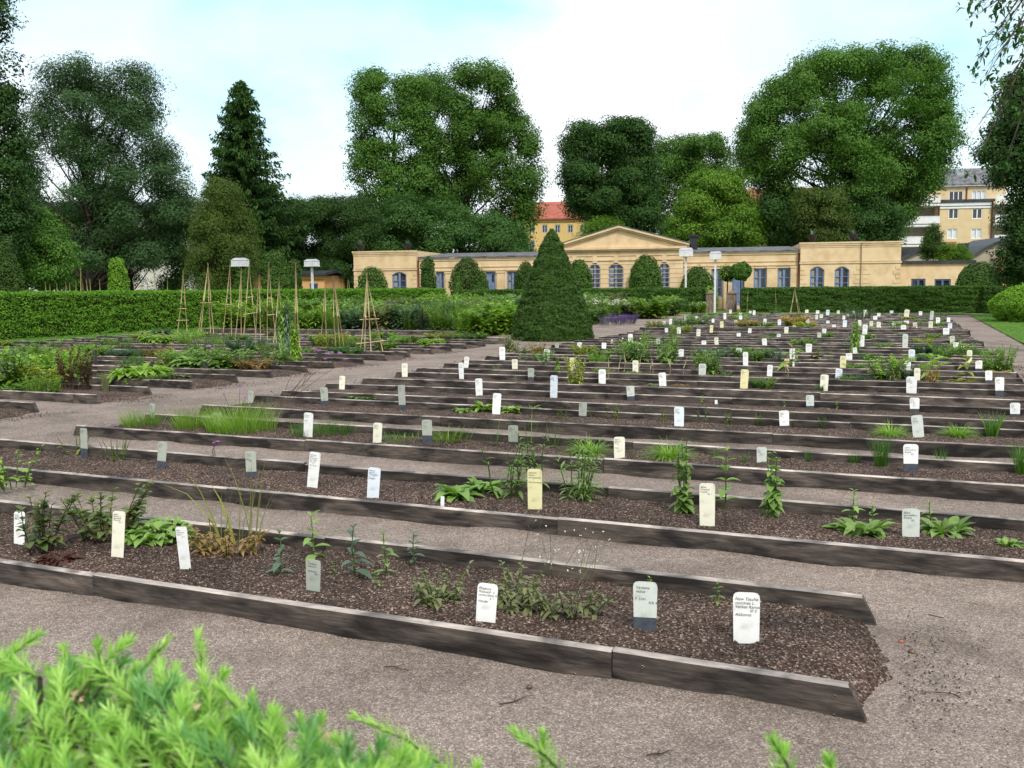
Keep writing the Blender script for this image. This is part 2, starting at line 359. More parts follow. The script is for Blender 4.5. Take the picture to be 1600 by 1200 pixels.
gravelmat(); soilmat()
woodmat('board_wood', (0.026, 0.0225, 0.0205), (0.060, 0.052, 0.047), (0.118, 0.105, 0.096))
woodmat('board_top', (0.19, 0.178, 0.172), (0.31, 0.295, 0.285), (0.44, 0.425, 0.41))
plain('chip_pale', [(0.16, 0.12, 0.10), (0.30, 0.24, 0.20)], 300, 0.9)
plain('metal_grey', [(0.25, 0.25, 0.26), (0.45, 0.45, 0.46)], 60, 0.45, 0.5, metallic=0.5)
plain('ground_grass', [(0.045, 0.09, 0.02), (0.09, 0.16, 0.035)], 3.0, 0.9, 0.1)
plain('lawn_grass', [(0.06, 0.13, 0.02), (0.12, 0.22, 0.035)], 6.0, 0.9, 0.1, 0.02, 60)
for nm, c in (('white', (0.74, 0.77, 0.76)), ('cream', (0.68, 0.68, 0.56)), ('yellow', (0.66, 0.64, 0.36)), ('blue_white', (0.62, 0.70, 0.77)),
              ('grey_green', (0.34, 0.38, 0.33)), ('pale_grey', (0.50, 0.55, 0.51))):
    plain('plate_' + nm, [tuple(x * q for x, q in zip(c, (.66, .62, .54))), tuple(x * .9 for x in c), c, tuple(min(1, x * 1.02) for x in c)], 16, 0.5, 0.35, 0.0008, 60, stops=(0.3, 0.62))
plain('slate_paint', [(0.035, 0.042, 0.055), (0.06, 0.07, 0.09)], 25, 0.6)
plain('ink', [(0.05, 0.06, 0.06), (0.14, 0.15, 0.15)], 90, 0.8)
plain('dark_post', [(0.018, 0.018, 0.022), (0.045, 0.045, 0.05)], 20, 0.8)
plain('cane', [(0.42, 0.33, 0.16), (0.66, 0.56, 0.32)], 12, 0.6, stretch=(1, 1, .3))
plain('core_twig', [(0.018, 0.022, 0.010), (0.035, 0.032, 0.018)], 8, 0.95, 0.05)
barkmat('bark', (0.035, 0.028, 0.022), (0.09, 0.075, 0.06))
plain('stone_post', [(0.11, 0.085, 0.065), (0.24, 0.19, 0.15)], 7, 0.85, 0.2, 0.01, 30, stretch=(2, 2, .7))
plain('lamp_white', [(0.50, 0.52, 0.53), (0.62, 0.64, 0.65)], 6, 0.4)
plain('lamp_roof', [(0.28, 0.30, 0.34), (0.40, 0.42, 0.46)], 6, 0.4)

leafmat('leaf_mid', [(0.087, 0.164, 0.037), (0.187, 0.309, 0.075), (0.326, 0.482, 0.134)])
leafmat('leaf_lime', [(0.127, 0.231, 0.022), (0.230, 0.385, 0.050), (0.368, 0.550, 0.088)])
leafmat('leaf_yellow', [(0.17, 0.20, 0.03), (0.30, 0.33, 0.06), (0.42, 0.40, 0.12)])
leafmat('leaf_blue', [(0.05, 0.10, 0.06), (0.11, 0.19, 0.12), (0.20, 0.29, 0.20)])
leafmat('leaf_grey', [(0.110, 0.122, 0.051), (0.193, 0.216, 0.097), (0.304, 0.317, 0.148)])
leafmat('leaf_brown', [(0.168, 0.099, 0.036), (0.336, 0.209, 0.072), (0.480, 0.330, 0.144)])
leafmat('leaf_red', [(0.047, 0.020, 0.018), (0.105, 0.038, 0.032), (0.105, 0.088, 0.038)])
leafmat('leaf_bronze', [(0.064, 0.147, 0.042), (0.147, 0.206, 0.071), (0.296, 0.206, 0.095)])
leafmat('grass_green', [(0.06, 0.15, 0.02), (0.11, 0.25, 0.035), (0.19, 0.36, 0.07)])
leafmat('rust', [(0.16, 0.06, 0.03), (0.26, 0.11, 0.055), (0.30, 0.17, 0.09)])
leafmat('petal_purple', [(0.22, 0.06, 0.26), (0.34, 0.12, 0.40), (0.45, 0.2, 0.5)], 0.2)
leafmat('petal_violet', [(0.101, 0.043, 0.361), (0.190, 0.076, 0.522), (0.291, 0.130, 0.653)], 0.2)
leafmat('petal_white', [(0.6, 0.62, 0.55), (0.75, 0.75, 0.7), (0.85, 0.85, 0.8)], 0.2)
leafmat('petal_orange', [(0.75, 0.22, 0.02), (0.85, 0.35, 0.03), (0.85, 0.5, 0.05)], 0.2)
leafmat('petal_red', [(0.6, 0.02, 0.02), (0.7, 0.03, 0.02), (0.8, 0.06, 0.04)], 0.1)
leafmat('stem_green', [(0.06, 0.10, 0.025), (0.10, 0.16, 0.04), (0.16, 0.20, 0.07)], 0.05)
leafmat('stem_brown', [(0.07, 0.04, 0.025), (0.11, 0.07, 0.04), (0.16, 0.11, 0.06)], 0.0)
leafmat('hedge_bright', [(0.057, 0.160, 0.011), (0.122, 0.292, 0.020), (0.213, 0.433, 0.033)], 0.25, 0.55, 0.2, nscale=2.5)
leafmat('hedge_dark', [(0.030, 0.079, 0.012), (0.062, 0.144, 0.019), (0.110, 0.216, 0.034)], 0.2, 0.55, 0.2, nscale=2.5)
leafmat('hedge_lime', [(0.105, 0.232, 0.018), (0.180, 0.362, 0.030), (0.270, 0.493, 0.054)], 0.3, 0.55, 0.2)
leafmat('yew', [(0.023, 0.062, 0.010), (0.044, 0.102, 0.015), (0.087, 0.164, 0.025)], 0.15, 0.55, 0.2, nscale=2.0)
leafmat('crown_mid', [(0.043, 0.103, 0.017), (0.081, 0.180, 0.029), (0.135, 0.270, 0.044)], 0.3, 0.6, 0.15, nscale=.35)
leafmat('crown_dark', [(0.023, 0.062, 0.014), (0.042, 0.103, 0.023), (0.073, 0.146, 0.030)], 0.25, 0.6, 0.15, nscale=.35)
leafmat('crown_light', [(0.053, 0.122, 0.015), (0.107, 0.207, 0.024), (0.175, 0.303, 0.040)], 0.35, 0.6, 0.15, nscale=.35)
leafmat('crown_blue', [(0.024, 0.057, 0.020), (0.043, 0.093, 0.031), (0.066, 0.138, 0.042)], 0.2, 0.6, 0.15, nscale=.35)
leafmat('crown_olive', [(0.042, 0.071, 0.014), (0.076, 0.126, 0.024), (0.124, 0.189, 0.041)], 0.25, 0.6, 0.15, nscale=.35)
leafmat('needle_lime', [(0.13, 0.33, 0.05), (0.34, 0.60, 0.13), (0.54, 0.78, 0.24), (0.68, 0.80, 0.36)], 0.4, nscale=9)
leafmat('needle_green', [(0.06, 0.20, 0.05), (0.18, 0.40, 0.13), (0.34, 0.60, 0.24)], 0.35, nscale=9)
plain('bud_scale', [(0.45, 0.28, 0.18), (0.70, 0.52, 0.40)], 40, 0.7)
# ------------------------------------------------------------------ ground
ORD = 'zeroth first second third fourth fifth sixth seventh eighth ninth tenth eleventh twelfth thirteenth fourteenth fifteenth sixteenth seventeenth eighteenth nineteenth twentieth'.split()
ORD += ['twenty-' + x for x in ORD[1:10]]
BF = [3.35, 5.25, 7.18, 9.01, 10.72, 12.67] + [12.67 + 1.9 * k for k in range(1, 19)]     # front boards, right-hand field
BW = [1.07, 1.02, 1.02, 1.06, 1.02] + [1.03] * 40
BA0 = [-9.6, -8.14, -8.14, -8.07, -8.10, -8.0] + [-8.1 - max(0, (12.67 + 1.9 * k) - 29) * 0.1 for k in range(1, 19)]
BA1 = [-0.05] + [1.66] * 40
LF_ = [7.45, 9.39, 11.30, 13.2, 15.12, 17.07, 19.1, 21.0, 23.0]                            # left-hand field
PF = [26.6, 29.2, 31.9, 34.6, 37.3, 40.0, 42.8, 45.6]                                      # perennial beds beyond

def steps(*segs):
    out = []
    for a, b, st in segs: out.append(np.arange(a, b, st))
    return np.concatenate(out + [[segs[-1][1]]])

def sheet(name, A, B, zf, mat, label=None, kind='structure', smooth=True):
    aa, bb = np.meshgrid(A, B); a = aa.ravel(); b = bb.ravel()
    V = np.stack([a * CT + b * ST, -a * ST + b * CT, zf(a, b)], 1)
    n, m = len(A), len(B); i = np.arange(n - 1)[None] + np.arange(m - 1)[:, None] * n
    F = np.stack([i, i + 1, i + n + 1, i + n], -1).reshape(-1, 4)
    g = Geo(); g.add(V, F, 0, smooth); o = g.build(name, mat); struct(o, label, kind); return o

def gz(a, b):
    p = np.stack([a * 2.1, b * 2.1, a * 0], 1); q = np.stack([a * 9, b * 9, a * 0 + 5], 1)
    z = 0.038 + 0.010 * fbm(p, 3) + 0.006 * fbm(q, 2)
    for k in range(6):                              # gravel banked unevenly against the front boards
        d = BF[k] - b; w = np.clip(1 - np.abs(d) / 0.22, 0, 1) * (d > -0.05)
        z = z + w * (0.006 + 0.013 * vnoise(np.stack([a * 2.2, a * 0 + k * 9, a * 0], 1)))
    return z
sheet('ground', steps((-3000, 3000, 500)), steps((-3000, 3000, 500)), lambda a, b: a * 0 - 0.12, MATS['ground_grass'])
sheet('gravel_path', steps((-26, -12, 1), (-12, -9, .12), (-9, 3.4, .05), (3.4, 3.44, .04)), steps((-4, 1.5, .4), (1.5, 8, .04), (8, 14, .08), (14, 53, .6)), gz, MATS['gravel'])
sheet('gravel_surround', steps((-26, 26, 13)), steps((-30, -4, 13)), lambda a, b: a * 0 - 0.03, MATS['gravel'])
rngL = np.random.default_rng(5)
def lz(a, b): return 0.065 + 0.02 * fbm(np.stack([a, b, a * 0], 1), 2)
sheet('lawn', steps((2.62, 9, .4)), steps((2, 51, .8)), lz, MATS['lawn_grass'])
sheet('lawn', steps((-30, -23.9, .5)), steps((12, 52.2, .8)), lambda a, b: lz(a, b) , MATS['lawn_grass'])
sheet('lawn', steps((-23.9, 2.6, .5)), steps((50.2, 52.6, .6)), lambda a, b: lz(a, b), MATS['lawn_grass'])
def grass_strip(a0, a1, b0, b1, n, seed):
    r = np.random.default_rng(seed); a = r.uniform(a0, a1, n); b = r.uniform(b0, b1, n)
    P = np.stack([a * CT + b * ST, -a * ST + b * CT, a * 0 + .06], 1); D = np.stack([r.normal(0, .35, n), r.normal(0, .35, n), np.ones(n)], 1)
    g = Geo(); blades(g, P, D, r.uniform(.03, .09, n), .012, .4, 2)
    o = g.build('grass', MATS['grass_green']); tag(o, 'mown grass blades of the lawn strip', 'grass', None, 'stuff')
grass_strip(2.6, 6, 18, 50, 24000, 1); grass_strip(-26, -23.8, 14, 45, 24000, 2)

# ------------------------------------------------------------------ raised beds
def board(g, x0, x1, y, z0, z1, cut0, cut1, rng, seg, top_m=1, side_m=0, t=0.045):
    """a run of planks end to end; the two ends of the run are cut slantwise."""
    xs = [x0]; 
    while xs[-1] < x1 - 1.6: xs.append(min(x1, xs[-1] + rng.uniform(2.4, 3.9)))
    if x1 - xs[-1] > 0.01: xs.append(x1)
    c = 0.006
    for i in range(len(xs) - 1):
        a, b = xs[i] + (0.002 if i else 0), xs[i + 1] - (0.002 if i < len(xs) - 2 else 0)
        dy, dz = rng.uniform(-.004, .004), rng.uniform(-.008, .006)
        n = max(1, int((b - a) / seg)); X = np.linspace(a, b, n + 1)
        zt = z1 + dz; prof = np.array([(0, z0), (0, zt - c), (c, zt), (t - c, zt), (t, zt - c), (t, z0)])
        V = []
        for j, x in enumerate(X):
            wz = rng.normal(0, .0012); wy = rng.normal(0, .0012)
            for (py, pz) in prof:
                xx = x; hz = (pz - 0.02) / max(zt, .1)
                if i == 0 and j == 0 and cut0: xx = x + max(0, hz) * cut0
                if i == len(xs) - 2 and j == n and cut1: xx = x - max(0, hz) * cut1
                V.append((xx, y + dy + py + wy, pz + (wz if pz > z0 else 0)))
        V = np.array(V); k = len(prof); F = []; M = []
        for j in range(n):
            for q in range(k):
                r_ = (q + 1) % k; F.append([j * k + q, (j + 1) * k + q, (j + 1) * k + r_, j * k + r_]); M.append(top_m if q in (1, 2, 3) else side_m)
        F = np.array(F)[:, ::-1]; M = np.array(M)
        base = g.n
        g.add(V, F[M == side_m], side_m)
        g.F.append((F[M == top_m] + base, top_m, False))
        g.F.append((np.array([list(range(k))]) + base, side_m, False)); g.F.append((np.array([[n * k + q for q in range(k)][::-1]]) + base, side_m, False))
        if rng.random() < .8 and seg < .5:                    # bolt heads
            for bx in (a + .12, b - .15):
                for bz in (.045, .115):
                    if rng.random() < .55: tubes(g, [(bx, y + dy - .004, bz)], [(bx, y + dy + .003, bz)], .006, .006, 8, 2)

def soil_z(x, yy, x0, x1, o0, o1):
    """soil surface height in the bed frame; yy 0..1 across, falls away past the open ends."""
    z = 0.080 + 0.028 * np.sin(np.pi * np.clip(yy, 0, 1)) + 0.03 * (1 - yy) * 0.6
    e = np.maximum(x0 + (.30 if o0 else -9) - x, x - x1 + (.30 if o1 else -9))
    t = np.clip(e / .60, 0, 1); fall = t ** 1.25
    return z * (1 - fall) - 0.055 * fall

def soil(g, x0, x1, y0, y1, res, open0, open1, seed, amp, spread=.38):
    xa = x0 - (.34 if open0 else -.0); xb = x1 + (.34 if open1 else -.0)
    nx = max(2, int((xb - xa) / res)); ny = max(3, int((y1 - y0) / res))
    X, Y = np.meshgrid(np.linspace(xa, xb, nx + 1), np.linspace(0, 1, ny + 1)); x = X.ravel(); yy = Y.ravel()
    z = soil_z(x, yy, x0, x1, 1 if open0 else 0, 1 if open1 else 0)
    if not open0: z = np.where(x < x0 + 1, soil_z(x0 + 2 + x * 0, yy, x0, x1, 0, 0), z)
    out = np.clip(np.maximum(x0 - x, x - x1) / .34, 0, 1)
    z = z - out * .05 * (2 * np.abs(yy - .5)) ** 2 - .03 * out * fbm(np.stack([x * 4, yy * 4, x * 0 + seed], 1), 2)
    sd = np.clip((2 * np.abs(yy - .5) - .45 + .25 * fbm(np.stack([x * 5, x * 0 + seed, x * 0], 1), 2)) / .55, 0, 1) * np.clip(np.maximum(x0 + .09 - x, x - x1 + .09) / .12, 0, 1)
    z = z * (1 - sd) - .06 * sd
    y = y0 + yy * (y1 - y0) + (yy - .5) * out * 0.16
    P = np.stack([x * 1.0, y * 1.0, x * 0 + seed * 3.1], 1)
    n = amp * (fbm(P * 7, 3) * 1.1 + 0.8 * fbm(P * 22, 3)) + 0.4 * amp * fbm(P * 2.2, 2)
    z = z + n * (1 - out * .5)
    i = np.arange(nx)[None] + np.arange(ny)[:, None] * (nx + 1)
    g.add(np.stack([x, y, z], 1), np.stack([i, i + 1, i + nx + 2, i + nx + 1], -1).reshape(-1, 4), 0, True)
    return np.stack([x, y, z], 1)

BEDS = {}
def make_bed(side, k, bf, w, a0, a1, label, open0, open1, board_h=0.16):
    rng = np.random.default_rng(1000 + k + (500 if side == 'L' else 0)); L = a1 - a0
    root = empty('raised_bed', AB(a0, bf), -TH)
    tag(root, label, 'raised bed', 'timber-edged planting beds')
    near = bf < 9.5 and side == 'R'; mid = bf < 16
    seg = .3 if near else (1.0 if mid else 3.0)
    for nm, y in (('front_board', 0.0), ('back_board', w - .045)):
        g = Geo()
        board(g, 0 + rng.uniform(-.05, .05) * (not near), L + rng.uniform(-.05, .05) * (not near), y, -0.05, board_h + rng.uniform(-.006, .006), .12 if open0 else 0, .12 if open1 else 0, rng, seg)
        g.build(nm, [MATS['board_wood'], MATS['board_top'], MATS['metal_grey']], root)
    g = Geo(); res = .022 if bf < 5 else (.03 if near else (.07 if mid else .2))
    pts = soil(g, 0, L, .045, w - .045, res, open0, open1, k + 1, .016 if near else .014)
    if bf < 9.5:                                     # bark crumbs and clods lying on the soil
        n = {3.35: 16000, 5.25: 10000, 7.18: 5000, 9.01: 3000}.get(bf, 2500)
        q = pts[rng.integers(0, len(pts), n)] + rng.normal(0, .006, (n, 3)) * [1, 1, .3] + [0, 0, .004]
        q = q[q[:, 2] > .0]; n = len(q); s = rng.uniform(.0025, .0075, n); m = rng.random(n) < .35
        cards(g, q[m], rng.normal(size=(m.sum(), 3)) + [0, 0, 1.2], s[m] * 1.3, s[m] * .7, rng, 1)
        cards(g, q[~m], rng.normal(size=((~m).sum(), 3)) + [0, 0, .6], s[~m] * 1.6, s[~m] * 1.3, rng, 0)
        nc = n // 12; c = pts[rng.integers(0, len(pts), nc)]; r = rng.uniform(.006, .016, nc)
        O = np.array([(1, 0, 0), (0, 1, 0), (-1, 0, 0), (0, -1, 0), (0, 0, 1), (0, 0, -1)], float)
        V = c[:, None] + O[None] * r[:, None, None] * rng.uniform(.6, 1.2, (nc, 6, 1)); FF = np.array([[0, 1, 4], [1, 2, 4], [2, 3, 4], [3, 0, 4]])
        g.add(V.reshape(-1, 3), ((np.arange(nc) * 6)[:, None, None] + FF[None]).reshape(-1, 3), 0, True)
    if bf < 20:                                      # soil trodden out over the gravel at the open ends
        for e, on, sg in ((0, open0, -1), (L, open1, 1)):
            if not on: continue
            n = 700 if near else 200; dx = np.abs(rng.normal(0, .22, n)) + .06; q = np.stack([e + sg * dx, w * .5 + rng.normal(0, .28 + dx * .2, n), np.full(n, .050)], 1)
            s = rng.uniform(.003, .010, n) * (1 if near else 2.2); cards(g, q, rng.normal(size=(n, 3)) * .5 + [0, 0, 1], s * 1.3, s, rng, 0)
    g.build('soil', [MATS['soil'], MATS['chip_pale']], root)
    BEDS[(side, k)] = (bf, w, a0, a1)
for k, bf in enumerate(BF):
    make_bed('R', k, bf, BW[k], BA0[k], BA1[k], 'raised bed with dark plank edges, %s bed from the front, right of the main path' % ORD[k + 1], k > 0, True, .16 if k != 14 else .22)
for k, bf in enumerate(LF_):
    make_bed('L', k, bf, 1.05, -23.6 if bf > 9 else -14, -10.08, 'raised bed with dark plank edges, %s bed from the front, left of the main path' % ORD[k + 1], bf > 9, True)
for k, bf in enumerate(PF):
    make_bed('L', 20 + k, bf, 1.7, -23.4, -12.2 + .03 * k * 5, 'wide plank-edged bed of tall perennials, %s of those behind the cone-shaped yew' % ORD[k + 1], True, True, .2)

# ------------------------------------------------------------------ clipped greenery
def hedge(name, label, a0, a1, b0, b1, h, n, leaf, mat, seed, faces='fnte', wob=.05):
    """faces: f = front (low b), k = back, n = side at a1, w = side at a0, t = top."""
    r = np.random.default_rng(seed); L, W = a1 - a0, b1 - b0; root = empty(name, AB(a0, b0), -TH)
    ar = {'f': L * h, 'k': L * h, 'n': W * h, 'w': W * h, 't': L * W * .8}; keys = [c for c in 'fknwt' if c in faces]; tot = sum(ar[c] for c in keys)
    g = Geo()
    for c in keys:
        m = int(n * ar[c] / tot); u, v = r.random(m), r.random(m); d = r.exponential(.03, m) - .02
        if c == 'f': P = np.stack([u * L, d, v * h], 1); N = [0, -1, .25]
        elif c == 'k': P = np.stack([u * L, W - d, v * h], 1); N = [0, 1, .25]
        elif c == 'n': P = np.stack([L - d, u * W, v * h], 1); N = [1, 0, .25]
        elif c == 'w': P = np.stack([d, u * W, v * h], 1); N = [-1, 0, .25]
        else: P = np.stack([u * L, v * W, h - d * 1.3], 1); N = [0, 0, 1]
        N = np.array(N, float)
        lay = fbm(np.stack([P[:, 0] * 2.2, P[:, 1] * 2.2, P[:, 2] * 7], 1), 3)
        P = P + N * (wob * lay * 2.2)[:, None] * (1 if c != 't' else .6)
        Nn = r.normal(size=(m, 3)) * .75 + N + [0, 0, .35]
        s = leaf * r.uniform(.6, 1.4, m); cards(g, P, Nn, s, s * .42, r)
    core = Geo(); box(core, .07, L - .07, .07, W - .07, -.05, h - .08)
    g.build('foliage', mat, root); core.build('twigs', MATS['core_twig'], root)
    tag(root, label, 'hedge'); return root

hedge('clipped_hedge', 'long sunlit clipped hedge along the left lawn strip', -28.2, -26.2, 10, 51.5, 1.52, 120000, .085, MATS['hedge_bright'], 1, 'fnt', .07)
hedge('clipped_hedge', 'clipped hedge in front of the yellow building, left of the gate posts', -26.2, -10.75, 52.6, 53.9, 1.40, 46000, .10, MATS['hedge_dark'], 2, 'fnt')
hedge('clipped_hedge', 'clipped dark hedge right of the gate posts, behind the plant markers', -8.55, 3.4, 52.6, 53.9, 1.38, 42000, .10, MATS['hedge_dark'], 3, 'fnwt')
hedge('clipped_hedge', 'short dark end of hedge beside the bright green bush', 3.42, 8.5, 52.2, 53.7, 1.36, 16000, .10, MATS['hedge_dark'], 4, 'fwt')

def clipped(name, label, cat, base, prof, n, leaf, mat, seed, group=None, wob=.05, layer=5.0, rough=.04, elong=.42, stem=0.0, squash=1.0, up=.4, core=.86):
    """a clipped shrub: prof = [(z, r), ...] turned round a stem, covered with leaf-sized faces."""
    r = np.random.default_rng(seed); root = empty(name, base)
    z = np.array([p[0] for p in prof]); R = np.array([p[1] for p in prof])
    zz = np.linspace(z[0], z[-1], 80); rr = np.interp(zz, z, R); w = rr + .02; w = np.cumsum(w) / w.sum()
    Z = np.interp(r.random(n), w, zz) + r.normal(0, .01, n); Rz = np.interp(Z, z, R); ph = r.random(n) * 2 * np.pi
    slope = np.interp(Z, zz, np.gradient(rr, zz)); out = np.stack([np.cos(ph), np.sin(ph), -slope], 1); out = norm(out)
    P = np.stack([Rz * np.cos(ph), Rz * np.sin(ph) * squash, Z], 1)
    lay = fbm(np.stack([P[:, 0] * 3.4, P[:, 1] * 3.4, P[:, 2] * layer], 1) + seed * 3.3, 3)
    P = P + out * (wob * lay * 2.4 - r.exponential(rough, n) + rough)[:, None]
    Nn = out + r.normal(size=(n, 3)) * .7 + [0, 0, up]; s = leaf * r.uniform(.6, 1.4, n)
    g = Geo(); cards(g, P, Nn, s, s * elong, r, 0)
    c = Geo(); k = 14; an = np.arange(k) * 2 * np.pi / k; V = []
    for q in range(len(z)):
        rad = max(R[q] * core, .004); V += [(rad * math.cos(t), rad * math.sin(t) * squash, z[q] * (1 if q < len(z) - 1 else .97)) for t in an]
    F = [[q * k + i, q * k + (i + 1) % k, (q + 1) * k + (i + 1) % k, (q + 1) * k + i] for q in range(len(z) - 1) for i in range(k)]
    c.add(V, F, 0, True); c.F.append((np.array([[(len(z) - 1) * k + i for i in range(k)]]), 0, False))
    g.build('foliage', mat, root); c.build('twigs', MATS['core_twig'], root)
    if z[0] > .2 or stem: s_ = Geo(); tubes(s_, [(0, 0, -.05)], [(0, 0, z[0] + .3)], .05 + stem, .04 + stem, 7); s_.build('trunk', MATS['bark'], root)
    tag(root, label, cat, group); return root

def px_prof(cx, rows, d, base_z=0.0):
    """rows of (py, half width in px) at distance d -> base point and (z, r) profile."""
    p = at(cx, rows[0][0], d); out = []
    for py, hw in rows:
        q = at(cx, py, d); out.append((q[2] - base_z, hw / FPX * d))
    return (p[0], p[1], base_z), out

b, pr = px_prof(863, [(540, 55), (528, 61), (510, 60), (492, 56), (470, 47), (450, 40), (430, 32), (410, 25), (392, 18), (378, 12), (368, 6.5), (358, 1)], 27.2)
pr[0] = (0.0, pr[0][1])
clipped('clipped_yew', 'large dark green cone-shaped yew standing where the gravel paths meet', 'topiary', b, pr, 80000, .08, MATS['yew'], 11, None, .035, 9, .04, .36)

def bush(px, ytop, ybot, hw, d, label, mat='hedge_dark', seed=0, name='round_bush', cat='bush', shape='round', n=5000, leaf=.13, group='clipped shrubs in front of the yellow building', stem=0, squash=1.0):
    p = at(px, ytop, d); ht = p[2]; r = hw / FPX * d; zb = 0.0
    if shape == 'round': prof = [(0.05, r * .7), (ht * .25, r * .95), (ht * .5, r), (ht * .72, r * .86), (ht * .88, r * .58), (ht * .97, r * .28), (ht, r * .04)]
    elif shape == 'cone': prof = [(0.0, r), (ht * .3, r * .92), (ht * .6, r * .66), (ht * .85, r * .38), (ht, r * .05)]
    elif shape == 'column': prof = [(0.0, r), (ht * .5, r), (ht * .85, r * .78), (ht * .95, r * .55), (ht, r * .1)]
    elif shape == 'standard': zb = at(px, ybot, d)[2]; prof = [(zb, r * .35), (zb + (ht - zb) * .25, r * .9), (zb + (ht - zb) * .55, r), (zb + (ht - zb) * .85, r * .6), (ht, r * .06)]
    return clipped(name, label, cat, (p[0], p[1], 0), prof, n, leaf, MATS[mat], seed + 40, group, .07, 2.5, .05, .5, stem, squash)

# ------------------------------------------------------------------ buildings
plain('render_yellow', [(0.54, 0.40, 0.23), (0.62, 0.475, 0.29), (0.66, 0.515, 0.33)], 1.6, 0.85, 0.15, 0.003, 30, detail=8)
plain('render_cream', [(0.56, 0.44, 0.27), (0.63, 0.50, 0.31)], 1.2, 0.85, 0.15)
plain('render_yellow_far', [(0.60, 0.42, 0.17), (0.66, 0.47, 0.20)], .5, 0.85, 0.15)
plain('render_pale', [(0.42, 0.42, 0.38), (0.50, 0.50, 0.46)], .5, 0.85, 0.15)
plain('render_orange', [(0.60, 0.33, 0.14), (0.68, 0.39, 0.18)], .8, 0.85, 0.15)
plain('render_grey', [(0.32, 0.28, 0.22), (0.40, 0.35, 0.28)], .8, 0.85, 0.15)
plain('render_pink', [(0.50, 0.28, 0.20), (0.56, 0.32, 0.24)], .8, 0.85, 0.15)
plain('slate_roof', [(0.055, 0.06, 0.07), (0.12, 0.125, 0.14), (0.17, 0.175, 0.19)], 2.2, 0.7, 0.3, 0.02, 10, detail=8)
plain('dark_roof', [(0.025, 0.028, 0.034), (0.05, 0.055, 0.065)], 1.5, 0.5)
plain('red_roof', [(0.26, 0.075, 0.05), (0.36, 0.12, 0.08)], 1.2, 0.8, 0.2, 0.03, 8)
plain('frame_blue', [(0.13, 0.18, 0.31), (0.18, 0.24, 0.39)], 6, 0.5)
plain('frame_dark_blue', [(0.05, 0.09, 0.20), (0.09, 0.14, 0.28)], 6, 0.5)
plain('frame_white', [(0.68, 0.70, 0.72), (0.76, 0.78, 0.80)], 6, 0.5)
plain('frame_grey', [(0.25, 0.30, 0.33), (0.34, 0.40, 0.44)], 6, 0.5)
plain('glass', [(0.018, 0.022, 0.028), (0.05, 0.055, 0.065)], .9, 0.08, 0.6)
plain('curtain', [(0.16, 0.18, 0.18), (0.34, 0.36, 0.36)], 9, 0.9, stretch=(6, 1, .3))
plain('blind', [(0.52, 0.56, 0.60), (0.60, 0.64, 0.68)], 3, 0.7)
plain('copper_pipe', [(0.20, 0.07, 0.05), (0.28, 0.11, 0.08)], 8, 0.5)
plain('black_iron', [(0.012, 0.012, 0.014), (0.03, 0.03, 0.035)], 10, 0.6)
plain('brick_red', [(0.26, 0.09, 0.06), (0.34, 0.13, 0.09)], 6, 0.85)
plain('balcony_white', [(0.62, 0.64, 0.66), (0.72, 0.73, 0.75)], 2, 0.6)

class Facade:
    """vertical plane through a picture column at distance d, turned by ang; local x runs along it, y away from the viewer."""
    def __init__(s, px, d, ang, py=450):
        s.o = at(px, py, d)[:2]; s.ang = ang; s.d = np.array([math.cos(ang), math.sin(ang)]); s.n = np.array([-s.d[1], s.d[0]])
    def sz(s, px, py, off=0.0):
        v = ray(px, py); o = s.o + s.n * off
        A = np.array([[v[0], -s.d[0]], [v[1], -s.d[1]]]); t, q = np.linalg.solve(A, o)
        return q, v[2] * t + EYE
    def x(s, px, py=430, off=0.0): return s.sz(px, py, off)[0]
    def z(s, px, py, off=0.0): return s.sz(px, py, off)[1]
    def root(s, name): return empty(name, (s.o[0], s.o[1], 0), s.ang)

def wall_open(g, x0, x1, z0, z1, y, t, ops, m=0):
    """a wall slab with openings (xa, xb, za, zb, rise); reveals go back t."""
    xs = sorted({x0, x1, *[o[0] for o in ops], *[o[1] for o in ops]}); xs = [q for q in xs if x0 <= q <= x1]
    for i in range(len(xs) - 1):
        xa, xb = xs[i], xs[i + 1]; c = (xa + xb) / 2; zs = [z0]
        for o in sorted([o for o in ops if o[0] < c < o[1]], key=lambda o: o[2]):
            zs += [o[2], o[3] + (o[4] if len(o) > 4 else 0)]
        zs.append(z1)
        for q in range(0, len(zs), 2):
            if zs[q + 1] - zs[q] > .001: box(g, xa, xb, y, y + t, zs[q], zs[q + 1], m)
    for o in ops:
        if len(o) > 4 and o[4] > 0:                   # curved head: fill the two corners above the arc
            xa, xb, zb, ri = o[0], o[1], o[3], o[4]; c = (xa + xb) / 2; hw = (xb - xa) / 2
            arc = lambda x: zb + ri * (1 - ((x - c) / hw) ** 2)
            for sgn in (-1, 1):
                X = [c + sgn * hw * q for q in (1, .75, .5, .25, 0)]
                poly = [(x, arc(x)) for x in X] + [(X[0], zb + ri)]
                if sgn < 0: poly = poly[::-1]
                prism(g, [(px_, pz_) for px_, pz_ in poly][::-1], y + .002, y + t - .002, m)

